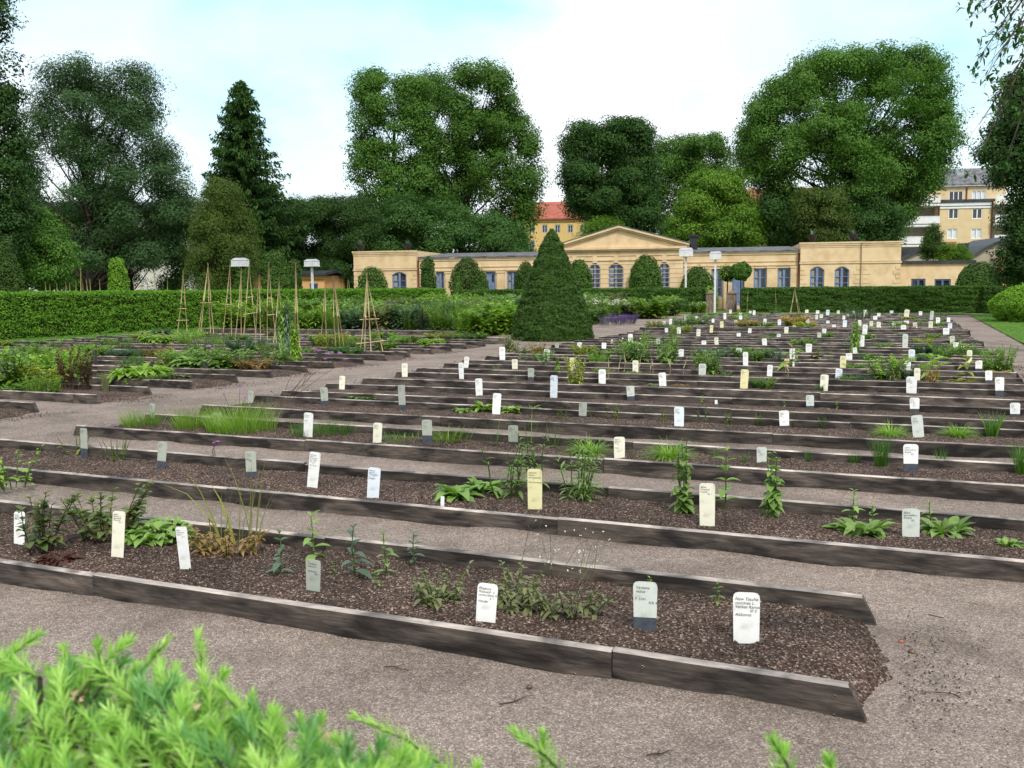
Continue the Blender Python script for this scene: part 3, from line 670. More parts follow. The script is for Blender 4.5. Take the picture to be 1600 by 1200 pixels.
def window(root, xa, xb, za, zb, y, fm, rise=0.0, cols=2, rows=3, curtain=0, fw=.07, mull=.12, name='window', pane='glass', blind=False):
    g = Geo(); T = zb + rise
    box(g, xa, xa + fw, y - .03, y + .05, za, zb + rise * .15); box(g, xb - fw, xb, y - .03, y + .05, za, zb + rise * .15)
    box(g, xa + fw, xb - fw, y - .028, y + .048, za, za + fw)
    if rise:
        c = (xa + xb) / 2; hw = (xb - xa) / 2; X = np.linspace(xa, xb, 9); A = zb + rise * (1 - ((X - c) / hw) ** 2)
        for i in range(8): prism(g, [(X[i], A[i] - fw), (X[i + 1], A[i + 1] - fw), (X[i + 1], A[i + 1]), (X[i], A[i])], y - .03, y + .05)
    else: box(g, xa + fw, xb - fw, y - .028, y + .048, zb - fw, zb)
    for i in range(1, cols):
        xm = xa + (xb - xa) * i / cols; box(g, xm - mull / 2, xm + mull / 2, y - .035, y + .04, za + fw, T - fw * .8)
    for i in range(1, rows):
        zm = za + (zb - za) * i / rows; box(g, xa + fw, xb - fw, y - .015, y + .03, zm - .018, zm + .018)
    o = g.build(name, MATS[fm], root)
    p = Geo(); c = (xa + xb) / 2; hw = (xb - xa) / 2 - fw * .4
    X = np.linspace(xb - fw * .4, xa + fw * .4, 9); poly = [(xa + fw * .4, za + .01), (xb - fw * .4, za + .01)] + [(x, zb - .02 + rise * (1 - ((x - c) / (xb - xa) * 2) ** 2)) for x in X]
    p.add([(x, y + .06, z) for x, z in poly], [list(range(len(poly)))], 0); p.build('pane', MATS['blind' if blind else pane], o)
    if curtain:
        q = Geo()
        for s_ in ((xa + fw, xa + (xb - xa) * .36), (xb - (xb - xa) * .3, xb - fw))[:curtain]:
            q.add([(s_[0], y + .055, za + .05), (s_[1], y + .055, za + .05), (s_[1] - .05 * (1 if s_[0] < c else -1), y + .055, zb - .03), (s_[0], y + .055, zb - .03)], [[0, 1, 2, 3]], 0)
        q.build('curtain', MATS['curtain'], o)
    return o

# --- the orangery
F1 = Facade(553, 70, math.radians(-11.8)); R = F1.root('orangery')
tag(R, 'long low yellow orangery with blue windows and a central pediment', 'building')
def zz(px, py): return F1.z(px, py)
X = F1.x
g = Geo(); walls = g
zt_L = zz(600, 392.5); zt_R = zz(1330, 378); zW = zz(760, 402); zWR = zz(1160, 393.5); zC = zz(975, 386)
DEP = 8.0
def blk(x0, x1, z1, ops, y=0.0, dep=DEP, m=0):
    wall_open(g, x0, x1, -.1, z1, y, .35, ops, m)
    box(g, x0, x0 + .35, y + .35, y + dep, -.1, z1, m); box(g, x1 - .35, x1, y + .35, y + dep, -.1, z1, m)
wins = []
def op(pa, pb, pt, zb=.75, rise=0.0): return (X(pa), X(pb), zb, zz((pa + pb) / 2, pt) - rise, rise)
oL = [op(612.5, 635, 425, .8, .22)]
blk(X(553), X(651), zt_L, oL, 0, 9)
oW = [op(679, 692, 425), op(757, 772.5, 424, .15), op(790.5, 808, 424), op(833, 849, 423)]
blk(X(651) + .02, X(876) - .02, zW, oW, .35)
oC = [op(889, 906, 412, .5, .3), op(921, 938, 411.5, .5, .3), op(951, 974, 411, .5, .32), op(989, 1006, 410.5, .5, .3), op(1030, 1046, 410, .5, .3)]
blk(X(876), X(1067), zC, oC, 0, 9)
oR = [op(1111.5, 1129, 420), op(1144, 1163, 419.5, .15), op(1178, 1198, 419), op(1215.5, 1236, 418.5)]
blk(X(1067) + .02, X(1250) - .02, zWR, oR, .35)
oP = [op(1265.5, 1288, 416.5, .8, .25), op(1304, 1327, 416.5, .8, .25)]
blk(X(1250), X(1345), zt_R, oP, 0, 9)
blk(X(1345) + .005, X(1406), zt_R - .02, [], -.18, 9)
# flat lids, cornices, string courses, pilasters
box(g, X(553) + .36, X(651) - .36, .36, 8.9, zt_L - .25, zt_L - .15); box(g, X(1250) + .36, X(1345) - .36, .36, 8.9, zt_R - .25, zt_R - .15); box(g, X(1345) + .36, X(1406) - .36, .36, 8.7, zt_R - .27, zt_R - .17)
def band(x0, x1, z, h, pr, y=0.0, m=0): box(g, x0 - pr, x1 + pr, y - pr, y - .003, z - h, z, m)
for (xa, xb, zt, y) in ((X(553), X(651), zt_L, 0), (X(1250), X(1345), zt_R, 0), (X(1345) + .1, X(1406), zt_R - .02, -.18)):
    band(xa, xb, zt + .02, .10, .09, y); band(xa, xb, zt - .10, .10, .05, y); band(xa, xb, zt - .28, .05, .03, y); band(xa, xb, zt - 1.32, .09, .06, y); band(xa, xb, zt - 1.22, .05, .03, y)
    n = int((zt - 1.4) / .3)
    for i in range(n):                                   # rusticated corners
        for xc, w in ((xa, .45 if i % 2 else .3), (xb, -(.45 if i % 2 else .3))):
            box(g, min(xc, xc + w) + .005, max(xc, xc + w) - .005, y - .03, y - .003, .1 + i * .3, .1 + i * .3 + .26)
for (xa, xb, zt) in ((X(653), X(875), zW), (X(1069), X(1249), zWR)):
    band(xa, xb, zt, .09, .10, .35); band(xa, xb, zt - .11, .08, .06, .35); band(xa, xb, zt - .62, .06, .05, .35); band(xa, xb, zt - .88, .07, .06, .35)
for pxc in (660, 700, 741, 781, 822, 862): 
    x = X(pxc); box(g, x - .28, x + .28, .24, .347, -.1, zW - 1.0); box(g, x - .33, x + .33, .20, .346, zW - 1.12, zW - 1.0)
for pxc in (1085, 1101, 1137, 1170, 1205, 1242):
    x = X(pxc); box(g, x - .26, x + .26, .24, .347, -.1, zWR - 1.0); box(g, x - .31, x + .31, .20, .346, zWR - 1.12, zWR - 1.0)
# centre: entablature, pediment
xa, xb = X(876), X(1067); band(xa, xb, zC, .16, .28); band(xa, xb, zC - .17, .10, .18); band(xa, xb, zC - .55, .05, .05); band(xa, xb, zC - .85, .08, .07)
for i in range(9): band(xa, xb, .55 + i * .32, .03, .02)
for o in oC: box(g, (o[0] + o[1]) / 2 - .16, (o[0] + o[1]) / 2 + .16, -.05, -.003, o[3] + o[4] + .03, o[3] + o[4] + .5)
zA = F1.z(969, 353); xm = (xa + xb) / 2 - .15
prism(g, [(xa - .1, zC + .01), (xb + .1, zC + .01), (xm, zA - .18)], -.02, 8.9)
for sx in (xa - .42, xb + .42):                           # raking cornices, two mouldings
    for (o1, o2, pr_) in ((0, .13, .32), (-.12, -.01, .2)):
        P4 = [(sx, zC + .02 + o1 + .01), (sx, zC + .02 + o2), (xm, zA - .02 + o2 - .11), (xm, zA - .02 + o1 - .11)]
        if sx > xm: P4 = P4[::-1]
        prism(g, P4, -pr_, -.022)
walls.build('wall', MATS['render_yellow'], R)
g = Geo()
for (xa_, xb_, zt) in ((X(651) + .06, X(876) - .06, zW), (X(1067) + .06, X(1250) - .06, zWR)):
    v = [(xa_, .18, zt + .01), (xb_, .18, zt + .01), (xb_, 8.3, zt + .55), (xa_, 8.3, zt + .55), (xa_, .18, zt + .10), (xb_, .18, zt + .10), (xb_, 8.3, zt + .65), (xa_, 8.3, zt + .65)]
    g.add(v, BOXF, 0)
for sx in (xa - .5, xb + .5):
    z0_ = zC + .16; v = [(sx, -.34, z0_), (xm, -.34, zA + .02), (xm, 9, zA + .02), (sx, 9, z0_), (sx, -.34, z0_ + .05), (xm, -.34, zA + .07), (xm, 9, zA + .07), (sx, 9, z0_ + .05)]
    g.add(v, BOXF, 0)
roof = g.build('roof', MATS['slate_roof'], R)
g = Geo(); cx_ = F1.x(1083.5, 400, 4.0); box(g, cx_ - .28, cx_ + .28, 3.7, 4.3, zWR, F1.z(1083, 370, 4.0)); box(g, cx_ - .36, cx_ + .36, 3.62, 4.38, F1.z(1083, 370, 4.0), F1.z(1083, 367, 4.0)); g.build('chimney', MATS['black_iron'], roof)
g = Geo()
for px_, zt in ((653.5, zW), (1248, zWR)): tubes(g, [(X(px_), .05 if px_ < 700 else .12, 0)], [(X(px_), .05 if px_ < 700 else .12, zt - .1)], .06, .06, 8)
g.build('downpipe', MATS['copper_pipe'], R)
for ops, y in ((oL, .1), (oC, .1), (oP, .1)):
    for o in ops: window(R, o[0], o[1], o[2], o[3], y, 'frame_blue', o[4], 2, 4, 1, .09, .15)
for i, o in enumerate(oW + oR):
    if i in (1, 5):
        q = Geo(); box(q, o[0] + .01, o[1] - .01, .5, .56, o[2], o[3] - .01); box(q, o[0] + .1, (o[0] + o[1]) / 2 - .04, .47, .497, o[2] + .3, o[3] - .9); box(q, (o[0] + o[1]) / 2 + .04, o[1] - .1, .47, .497, o[2] + .3, o[3] - .9)
        dr = q.build('door', MATS['frame_blue'], R); q = Geo(); box(q, o[0] + (.2 if i == 5 else .45), o[1] - .15, .475, .496, o[3] - .75, o[3] - .2); q.build('pane', MATS['glass'], dr)
    else: window(R, o[0], o[1], o[2], o[3], .48, 'frame_blue', 0, 2, 3, 1, .1, .16)
lx = X(761.5, 420)
def urn(px, py0, py1, off, label):
    x_, z0_ = F1.sz(px, py1, off); z1_ = F1.z(px, py0, off); p = F1.o + F1.d * x_ + F1.n * off; h = (z1_ - z0_)
    root = empty('roof_urn', (p[0], p[1], (zt_L if px < 800 else zt_R) - .15)); g = Geo(); prof = [(0, .2), (.12, .2), (.16, .09), (.26, .09), (.34, .2), (.55, .30), (.66, .34), (.70, .36), (.70, .28), (.5, .2)]
    k = 12; an = np.arange(k) * 2 * np.pi / k; V = [(r_ * math.cos(t), r_ * math.sin(t), z_) for z_, r_ in prof for t in an]
    g.add(V, [[q * k + i, q * k + (i + 1) % k, (q + 1) * k + (i + 1) % k, (q + 1) * k + i] for q in range(len(prof) - 1) for i in range(k)], 0, True); g.build('bowl', MATS['black_iron'], root)
    r = np.random.default_rng(int(px)); m = 16; D = np.stack([r.normal(0, .5, m), r.normal(0, .5, m), np.ones(m)], 1)
    g = Geo(); leaves(g, np.tile([0, 0, .62], (m, 1)), D, r.uniform(.3, .6, m), .07, .1, .25, 3); g.build('agave', MATS['leaf_blue'], root)
    tag(root, label, 'urn', 'black urns on the orangery parapets')
urn(564, 377, 392, .7, 'black planted urn at the outer left end of the orangery parapet')
urn(637, 377, 391, .7, 'black planted urn on the left parapet beside the slate roof')
urn(1269, 362, 377, .7, 'black planted urn on the right parapet beside the slate roof')
urn(1333, 364, 377, .7, 'black urn on the right parapet nearer the apartment block')

# --- annex at the right end
F2 = Facade(1407, 64, math.radians(-11.8)); R2 = F2.root('annex'); g = Geo(); X2 = lambda p, q=430: F2.x(p, q)
oA = [(X2(1424), X2(1446.5), .9, F2.z(1435, 435.5)), (X2(1460.5), X2(1486), .9, F2.z(1473, 436))]
zt = F2.z(1450, 412); wall_open(g, X2(1407), X2(1520), -.1, zt, 0, .3, oA); box(g, X2(1407), X2(1407) + .3, .3, 6, -.1, zt); box(g, X2(1520) - .3, X2(1520), .3, 6, -.1, zt); g.build('wall', MATS['render_yellow'], R2)
g = Geo(); box(g, X2(1407) - .02, X2(1520) + .15, -.15, 6.1, zt + .003, zt + .2); g.build('roof', MATS['dark_roof'], R2)
for o in oA: window(R2, *o, .08, 'frame_dark_blue', 0, 2, 1, 0, .1, .14)
tag(R2, 'low flat-roofed yellow annex with two dark blue windows', 'building')

# --- grey gabled house and its chimneys behind the annex
F3 = Facade(1395, 80, math.radians(-8)); R3 = F3.root('gabled_house'); g = Geo()
P_ = lambda px, py: F3.sz(px, py)
a_, b_ = P_(1400, 424), P_(1560, 380)
prism(g, [(P_(1400, 420)[0], -.1), (P_(1575, 420)[0], -.1), P_(1575, 375), P_(1545, 387), P_(1503, 409), P_(1495, 412), P_(1440, 392), P_(1405, 408)], 0, 9); g.build('wall', MATS['render_grey'], R3)
g = Geo()
for (q1, q2) in (((1405, 407), (1442, 391)), ((1500, 412), (1545, 386)), ((1545, 386), (1580, 372))):
    A, B = P_(*q1), P_(*q2); v = [(A[0], -.3, A[1]), (B[0], -.3, B[1]), (B[0], 9.2, B[1]), (A[0], 9.2, A[1])]; v += [(x, y, z + .22) for x, y, z in v]; g.add(v, BOXF, 0)
rf = g.build('roof', MATS['dark_roof'], R3)
g = Geo(); A = P_(1490, 392); B = P_(1504, 376); box(g, A[0], B[0], 2, 2.8, 2, B[1] - .2); box(g, A[0] - .12, B[0] + .12, 1.88, 2.92, B[1] - .2, B[1]); g.build('chimney', MATS['brick_red'], rf)
g = Geo(); A = P_(1513, 392); B = P_(1528, 378); box(g, A[0], B[0], 2.2, 3.0, 2, B[1]); g.build('chimney', MATS['black_iron'], rf)
g = Geo(); A = P_(1553, 430); B = P_(1568, 400); box(g, A[0], B[0], -1.4, -.5, -.1, B[1]); box(g, A[0] - .1, B[0] + .1, -1.5, -.4, B[1] + .003, B[1] + .35, 1); g.build('chimney', [MATS['render_orange'], MATS['black_iron']], rf)
tag(R3, 'grey-beige gabled house with dark roof edges and chimneys behind the annex', 'building')

# --- apartment block on the right
F4 = Facade(1380, 120, math.radians(-9)); R4 = F4.root('apartment_block'); g = Geo(); P_ = lambda px, py, off=0: F4.sz(px, py, off)
X4 = lambda p: F4.x(p, 350)
zE = P_(1510, 289)[1]; zL = P_(1510, 316)[1]
o4 = []
for (pa, pb, t_, b_) in ((1481.5, 1497, 326, 342), (1518.5, 1534, 326, 342), (1480.5, 1496.5, 357.5, 373), (1518, 1534.5, 357.5, 373), (1480.5, 1496.5, 389, 404), (1518, 1534.5, 389, 404)): o4.append((X4(pa), X4(pb), P_(pa, b_)[1], P_(pa, t_)[1]))
o4u = [(X4(1485.5), X4(1508), P_(1495, 312)[1], P_(1495, 297)[1]), (X4(1521.5), X4(1544), P_(1530, 311.5)[1], P_(1530, 296.5)[1])]
wall_open(g, X4(1466), X4(1550), -.1, zL, 0, .3, o4); wall_open(g, X4(1440), X4(1575), zL + .01, zE, 1.2, .3, o4u)
box(g, X4(1466), X4(1466) + .3, .3, 10, -.1, zL); box(g, X4(1550) - .3, X4(1550), .3, 10, -.1, zL)
box(g, X4(1385), X4(1466) - .01, 2.2, 2.5, -.1, zL, 1); box(g, X4(1550) + .01, X4(1600), 2.2, 2.5, -.1, zL, 1); box(g, X4(1385), X4(1600), 10.2, 10.5, -.1, zE); box(g, X4(1385), X4(1440), 2.1, 2.4, zL + .01, zE)
g.build('wall', [MATS['render_cream'], MATS['render_grey']], R4)
g = Geo(); box(g, X4(1466) - .2, X4(1550) + .2, -.25, 1.19, zL + .02, zL + .35, 1); box(g, X4(1466) - .05, X4(1550) + .05, -.1, -.003, zL - .75, zL - .02, 0); box(g, X4(1466) - .02, X4(1550) + .02, -.13, -.103, zL - .5, zL - .42, 1); g.build('ledge', [MATS['balcony_white'], MATS['dark_roof']], R4)
g = Geo(); zR = P_(1500, 266, 4)[1]
v = [(X4(1385), .8, zE), (X4(1600), .8, zE), (X4(1600), 4.0, zR), (X4(1385), 4.0, zR), (X4(1385), .8, zE + .25), (X4(1600), .8, zE + .25), (X4(1600), 4.0, zR + .2), (X4(1385), 4.0, zR + .2)]; g.add(v, BOXF, 0)
box(g, X4(1385), X4(1600), 4.01, 10.6, zR - .3, zR + .1); rf = g.build('roof', MATS['slate_roof'], R4)
g = Geo(); box(g, X4(1500), X4(1513), 2.6, 3.9, zR - 1.2, P_(1505, 264, 3)[1]); g.build('roof_hatch', MATS['frame_grey'], rf)
for i, o in enumerate(o4): window(R4, *o, .08, 'frame_white', 0, 2, 1, 0, .09, .12, blind=i in (2, 3))
for i, o in enumerate(o4u): window(R4, *o, 1.28, 'frame_white', 0, 3, 1, 0, .09, .1, blind=i == 1)
def balcony(xa, xb, pt, pb):
    z1_, z0_ = P_(1430, pt)[1], P_(1430, pb)[1]; g = Geo(); box(g, xa, xb, -.9, 2.2, z0_ - .22, z0_); q = g.build('balcony', MATS['balcony_white'], R4)
    g = Geo(); box(g, xa, xb, -.9, -.84, z0_ + .12, z1_); box(g, xa, xb, -.92, -.82, z1_ + .01, z1_ + .09); g.build('railing', MATS['balcony_white'], q)
for pt, pb in ((309, 320), (340, 352), (371, 383), (402, 414)):
    balcony(X4(1400), X4(1465), pt, pb); balcony(X4(1551), X4(1600), pt, pb)
g = Geo()
for q in (1466, 1549): tubes(g, [(X4(q), -.12, 0)], [(X4(q), -.12, zL)], .09, .09, 6)
tubes(g, [(X4(1513), 1.1, zL + .4)], [(X4(1513), 1.1, zE - .2)], .08, .08, 6); g.build('downpipe', MATS['copper_pipe'], R4)
tag(R4, 'cream apartment block with white balconies and a dark grey roof', 'building')

# --- yellow building with the red roof
def far_building(px0, px1, d, ang, eave, ridge, wallm, roofm, wins_, label, name='town_building', fm='frame_grey', top_px=None, depth=12):
    Fb = Facade(px0, d, math.radians(ang)); Rb = Fb.root(name); xe = Fb.x(px1, eave); ze = Fb.z((px0 + px1) / 2, eave); zr = Fb.z((px0 + px1) / 2, ridge, depth / 2)
    ops = [(Fb.x(a, e1), Fb.x(b, e1), Fb.z(a, e1), Fb.z(a, e0)) for a, b, e0, e1 in wins_]
    g = Geo(); wall_open(g, 0, xe, -.1, ze, 0, .3, ops); box(g, 0, .3, .3, depth, -.1, ze); box(g, xe - .3, xe, .3, depth, -.1, ze); box(g, .3, xe - .3, depth - .3, depth, -.1, ze)
    box(g, -.1, xe + .1, -.12, -.003, ze - .3, ze); g.build('wall', MATS[wallm], Rb)
    g = Geo(); prism_pts = None
    for (ya, yb, za, zb) in ((-.4, depth / 2, ze + .01, zr), (depth / 2, depth + .4, zr, ze + .01)):
        v = [(-.3, ya, za), (xe + .3, ya, za), (xe + .3, yb, zb), (-.3, yb, zb)]; v += [(x, y, z + .2) for x, y, z in v]; g.add(v, BOXF, 0)
    g.build('roof', MATS[roofm], Rb)
    for o in ops: window(Rb, *o, .08, fm, 0, 2, 2, 0, .12, .12)
    tag(Rb, label, 'building'); return Rb
far_building(802, 965, 130, -8, 343, 317, 'render_yellow_far', 'red_roof', [(a, a + 8.5, e0, e1) for a in (807, 827, 847, 867, 887, 907, 927) for e0, e1 in ((351, 364), (376, 389), (402, 415))], 'yellow town building with a red tiled roof behind the big trees')
far_building(1165, 1290, 140, -8, 312, 296, 'render_pink', 'red_roof', [(a, a + 8, e0, e1) for a in (1180, 1200, 1220, 1240, 1260) for e0, e1 in ((322, 337), (352, 367))], 'pinkish building glimpsed through the large tree on the right')
far_building(-90, 455, 105, 4, 334, 318, 'render_pale', 'dark_roof', [(a, a + 13, e0, e1) for a in range(-70, 440, 34) for e0, e1 in ((346, 360), (374, 390), (404, 420))], 'long pale building with a dark roof behind the trees on the left', 'long_building')
Rb = far_building(396, 507, 76, -9, 431, 427, 'render_orange', 'dark_roof', [(484, 497, 443, 455)], 'low orange-yellow outbuilding behind the left hedge', 'outbuilding', 'frame_dark_blue', depth=5)
g = Geo(); box(g, .5, 1.3, 1, 1.8, 2.3, 3.0); box(g, .4, 1.4, .9, 1.9, 3.0, 3.12, 1); g.build('chimney', [MATS['render_orange'], MATS['black_iron']], Rb)
# ------------------------------------------------------------------ trees
def tree(name, label, rows, d, mat, ncl, per, leaf, seed, trunk_px=None, gap=0.05, sig=.5, flat=.6, group=None, trunk_r=.35, limbs=16, inner=.45, elong=.6, depthf=.85, lobe=.15, cat='tree', droop=0.0, bark='bark', nlobe=60, fill=.25):
    """lobes (boughs) fill a profile read off the rows; twig clusters sit on the lobes; leaf faces sit in the clusters."""
    r = np.random.default_rng(seed); rows = sorted(rows)
    py = np.array([q[0] for q in rows], float); xl = np.array([q[1] for q in rows], float); xr = np.array([q[2] for q in rows], float)
    Z = np.array([at(800, p, d)[2] for p in py]); XL = np.array([at(a, p, d)[0] for a, p in zip(xl, py)]); XR = np.array([at(a, p, d)[0] for a, p in zip(xr, py)])
    o = np.argsort(Z); Z, XL, XR = Z[o], XL[o], XR[o]
    tx = at(trunk_px if trunk_px else (xl.mean() + xr.mean()) / 2, 440, d)[0]; root = empty(name, (tx, d, 0)); XL, XR = XL - tx, XR - tx
    zs = np.linspace(Z[0], Z[-1], 60); hw = (np.interp(zs, Z, XR) - np.interp(zs, Z, XL)) / 2; W = hw.max(); w = np.cumsum(hw ** 1.3 + .05); w /= w[-1]
    z = np.interp(r.permutation((np.arange(nlobe) + r.random(nlobe)) / nlobe), w, zs); h = (np.interp(z, Z, XR) - np.interp(z, Z, XL)) / 2; R = W * lobe * r.uniform(.7, 1.35, nlobe); R = np.minimum(R, h * .8 + .15)
    z = np.minimum(z, Z[-1] - R * .95 - sig * .4 - np.abs(r.normal(0, .03, nlobe)) * (Z[-1] - Z[0])); h = (np.interp(z, Z, XR) - np.interp(z, Z, XL)) / 2; cx = (np.interp(z, Z, XL) + np.interp(z, Z, XR)) / 2
    ph = r.permutation((np.arange(nlobe) + r.random(nlobe)) / nlobe) * 2 * np.pi; ed = np.argsort(z)[::3]; ph[ed] = np.where(np.arange(len(ed)) % 2, 0, np.pi) + r.normal(0, .35, len(ed)); ih = inner * r.random(nlobe) ** 1.7; ih[ed] *= .15
    rad = np.maximum(h - R * .88 - sig * .4, 0) * (1 - ih); LC = np.stack([cx + rad * np.cos(ph), rad * np.sin(ph) * depthf, z], 1)
    li = r.choice(nlobe, ncl, p=R ** 2 / (R ** 2).sum()); u = norm(r.normal(size=(ncl, 3)) + [0, 0, .25]); C = LC[li] + u * (R[li] * (1 - fill * r.random(ncl)) * (1 + .42 * fbm(u * 3.2 + li[:, None] * 3.1, 2)))[:, None] * [1, 1, .8]
    keep = fbm(C * (3.0 / max(W * .3, .8)) + seed * 5.1, 2) > gap - .25; C, u, li = C[keep], u[keep], li[keep]; n = len(C)
    C[:, 2] = np.maximum(C[:, 2], Z[0] - .3)
    per = int(per * 1.65); m = n * per; ci = np.repeat(np.arange(n), per); sg = sig * r.uniform(.65, 1.3, n)
    g3 = r.normal(size=(m, 3)); g3 = g3 / np.maximum(1, np.linalg.norm(g3, axis=1, keepdims=True) / 1.7); off = g3 * sg[ci][:, None] * [1, 1, flat]; off[:, 2] -= droop * (off[:, 0] ** 2 + off[:, 1] ** 2) / sig
    P = C[ci] + off; Nn = u[ci] * .8 + norm(off) * .4 + r.normal(size=(m, 3)) * .38 + [0, 0, .45]
    s = leaf * .74 * r.uniform(.55, 1.35, m); g = Geo(); cards(g, P, Nn, s, s * elong, r); g.build('crown', MATS[mat], root)
    g = Geo(); top = Z[0] + (Z[-1] - Z[0]) * .7; tp = []
    for i in range(7):
        t = i / 6; tp.append((math.sin(t * 5 + seed) * trunk_r * .5 + t * np.interp(t * top, Z, (XL + XR) / 2) * .8, math.cos(t * 4) * trunk_r * .4, -.1 + t * top))
    path_tube(g, tp, [trunk_r * (1 - .78 * i / 6) + (.12 if i == 0 else 0) for i in range(7)], 8); tp = np.array(tp)
    for q in r.permutation(nlobe)[:limbs]:
        e = LC[q]; hs = min(max(e[2] - r.uniform(.25, .5) * (Z[-1] - Z[0]), top * .12), top * .9); b0 = np.array([np.interp(hs, tp[:, 2], tp[:, 0]), np.interp(hs, tp[:, 2], tp[:, 1]), hs])
        mid = (b0 + e) / 2 + [0, 0, -.05 * (Z[-1] - Z[0]) * r.random()] + r.normal(0, .2, 3); rr = trunk_r * .28 * (1 - hs / top * .5)
        q1 = b0 * .55 + mid * .45 + r.normal(0, .12, 3); q2 = mid * .5 + e * .5 + r.normal(0, .2, 3)
        path_tube(g, [b0, q1, mid, q2, e], [rr, rr * .8, rr * .6, rr * .38, rr * .15], 5)
        for c2 in C[li == q][:7]: path_tube(g, [e, (e + c2) / 2 + r.normal(0, .1, 3), c2], [rr * .16, rr * .1, rr * .05], 4)
    g.build('trunk', MATS[bark], root)
    tag(root, label, cat, group); return root

tree('larch_tree', 'wide loose dark bluish tree with pale sky showing through its crown, upper left', [(68, 140, 165), (82, 105, 215), (102, 60, 245), (135, 40, 264), (190, 25, 268), (230, 20, 285), (270, 10, 300), (310, 0, 310), (350, 20, 320), (400, 60, 300)], 62, 'crown_blue', 2600, 48, .25, 101, 128, gap=-.03, sig=.55, flat=.5, trunk_r=.42, limbs=60, inner=.85, elong=.32, droop=.15, nlobe=90, lobe=.16, fill=.6)
tree('dark_tree', 'dark narrow tree cut off by the left edge of the picture', [(-60, -60, 5), (0, -70, 26), (60, -70, 28), (120, -70, 32), (180, -70, 38), (220, -70, 40), (270, -70, 60), (330, -70, 50), (400, -60, 40)], 45, 'crown_dark', 900, 44, .19, 102, -30, gap=-.1, sig=.4, inner=.6, lobe=.3)
tree('lime_tree', 'tall slender-topped green tree standing left of the broad one', [(94, 588, 604), (106, 565, 640), (124, 550, 668), (160, 545, 685), (200, 537, 690), (240, 540, 690), (280, 540, 690), (310, 545, 690), (350, 565, 680), (385, 590, 660)], 88, 'crown_mid', 1300, 52, .27, 103, 617, gap=-.02, sig=.55, limbs=30, trunk_r=.45, lobe=.24, nlobe=110, fill=.45)
tree('broad_tree', 'tall broad rounded green tree rising above the slate-roofed wing', [(90, 715, 738), (102, 685, 775), (120, 655, 802), (142, 632, 814), (180, 620, 826), (220, 645, 850), (260, 640, 856), (300, 625, 852), (335, 610, 846), (365, 600, 838), (392, 620, 815)], 92, 'crown_mid', 2500, 54, .28, 104, 728, gap=-.04, inner=.75, sig=.6, limbs=34, trunk_r=.5, lobe=.16, nlobe=190, fill=.45)
tree('chestnut_tree', 'dark round-topped chestnut behind the pediment', [(180, 942, 968), (192, 905, 1005), (210, 880, 1022), (235, 876, 1026), (270, 876, 1030), (305, 872, 1030), (335, 895, 1035), (360, 930, 1035), (385, 950, 1030)], 100, 'crown_dark', 2200, 54, .30, 105, 955, gap=-.08, inner=.8, sig=.65, limbs=16, lobe=.18, nlobe=120)
tree('pale_tree', 'hazy mid-green tree between the dark chestnut and the largest tree', [(204, 1062, 1085), (214, 1035, 1118), (228, 1018, 1140), (260, 1005, 1150), (300, 1000, 1155), (340, 1005, 1150), (380, 1030, 1140)], 112, 'crown_mid', 1300, 50, .32, 106, 1080, gap=-.15, inner=.9, sig=.7, limbs=10, lobe=.18, nlobe=100)
tree('chestnut_tree', 'light green dense chestnut directly behind the right slate-roofed wing', [(264, 1100, 1140), (280, 1080, 1165), (305, 1068, 1172), (335, 1052, 1184), (360, 1042, 1192), (385, 1055, 1190), (400, 1080, 1180)], 84, 'crown_light', 1100, 50, .26, 107, 1115, gap=-.2, sig=.5, limbs=8, inner=.35, lobe=.2, nlobe=80)
tree('large_tree', 'largest tree, a huge spreading dark green crown on the right', [(66, 1370, 1395), (78, 1315, 1435), (96, 1262, 1462), (122, 1212, 1484), (160, 1170, 1488), (200, 1145, 1500), (240, 1142, 1495), (280, 1160, 1484), (310, 1180, 1462), (340, 1200, 1430), (365, 1215, 1415), (390, 1240, 1405)], 88, 'crown_mid', 4200, 52, .28, 108, 1335, gap=-.03, sig=.6, limbs=60, trunk_r=.7, inner=.8, lobe=.13, nlobe=300, fill=.4)
tree('small_tree', 'small pale yellow-green tree in front of the largest tree', [(293, 1265, 1300), (312, 1245, 1320), (335, 1238, 1332), (360, 1240, 1330), (385, 1255, 1320)], 80, 'crown_olive', 420, 46, .22, 109, 1285, gap=-.2, sig=.42, limbs=8, trunk_r=.2, lobe=.28, nlobe=36)
tree('edge_tree', 'dark leafy tree filling the right edge beside the apartment block', [(105, 1590, 1680), (140, 1565, 1690), (175, 1560, 1690), (215, 1545, 1690), (250, 1535, 1690), (290, 1560, 1690), (330, 1570, 1690), (370, 1560, 1690), (410, 1553, 1690), (440, 1565, 1690)], 40, 'crown_dark', 2000, 46, .16, 110, 1640, gap=-.12, sig=.33, limbs=14, trunk_r=.3, lobe=.22, nlobe=90)
tree('dark_pine', 'broad low dark evergreen mass left of the yellow building', [(300, 480, 540), (318, 445, 585), (345, 430, 605), (380, 425, 612), (415, 432, 612), (445, 440, 600)], 82, 'crown_dark', 3000, 50, .25, 111, 520, gap=-1, sig=.5, limbs=6, inner=1.0, elong=.34, lobe=.15, nlobe=130)
tree('olive_tree', 'drooping olive-green conifer in front of the spruce', [(262, 330, 355), (290, 315, 375), (330, 300, 395), (370, 292, 405), (410, 290, 400), (445, 300, 395)], 58, 'crown_olive', 1100, 50, .19, 112, 345, gap=-.15, sig=.42, limbs=10, inner=.7, elong=.3, droop=.35, trunk_r=.22, lobe=.2, nlobe=80, fill=.5)
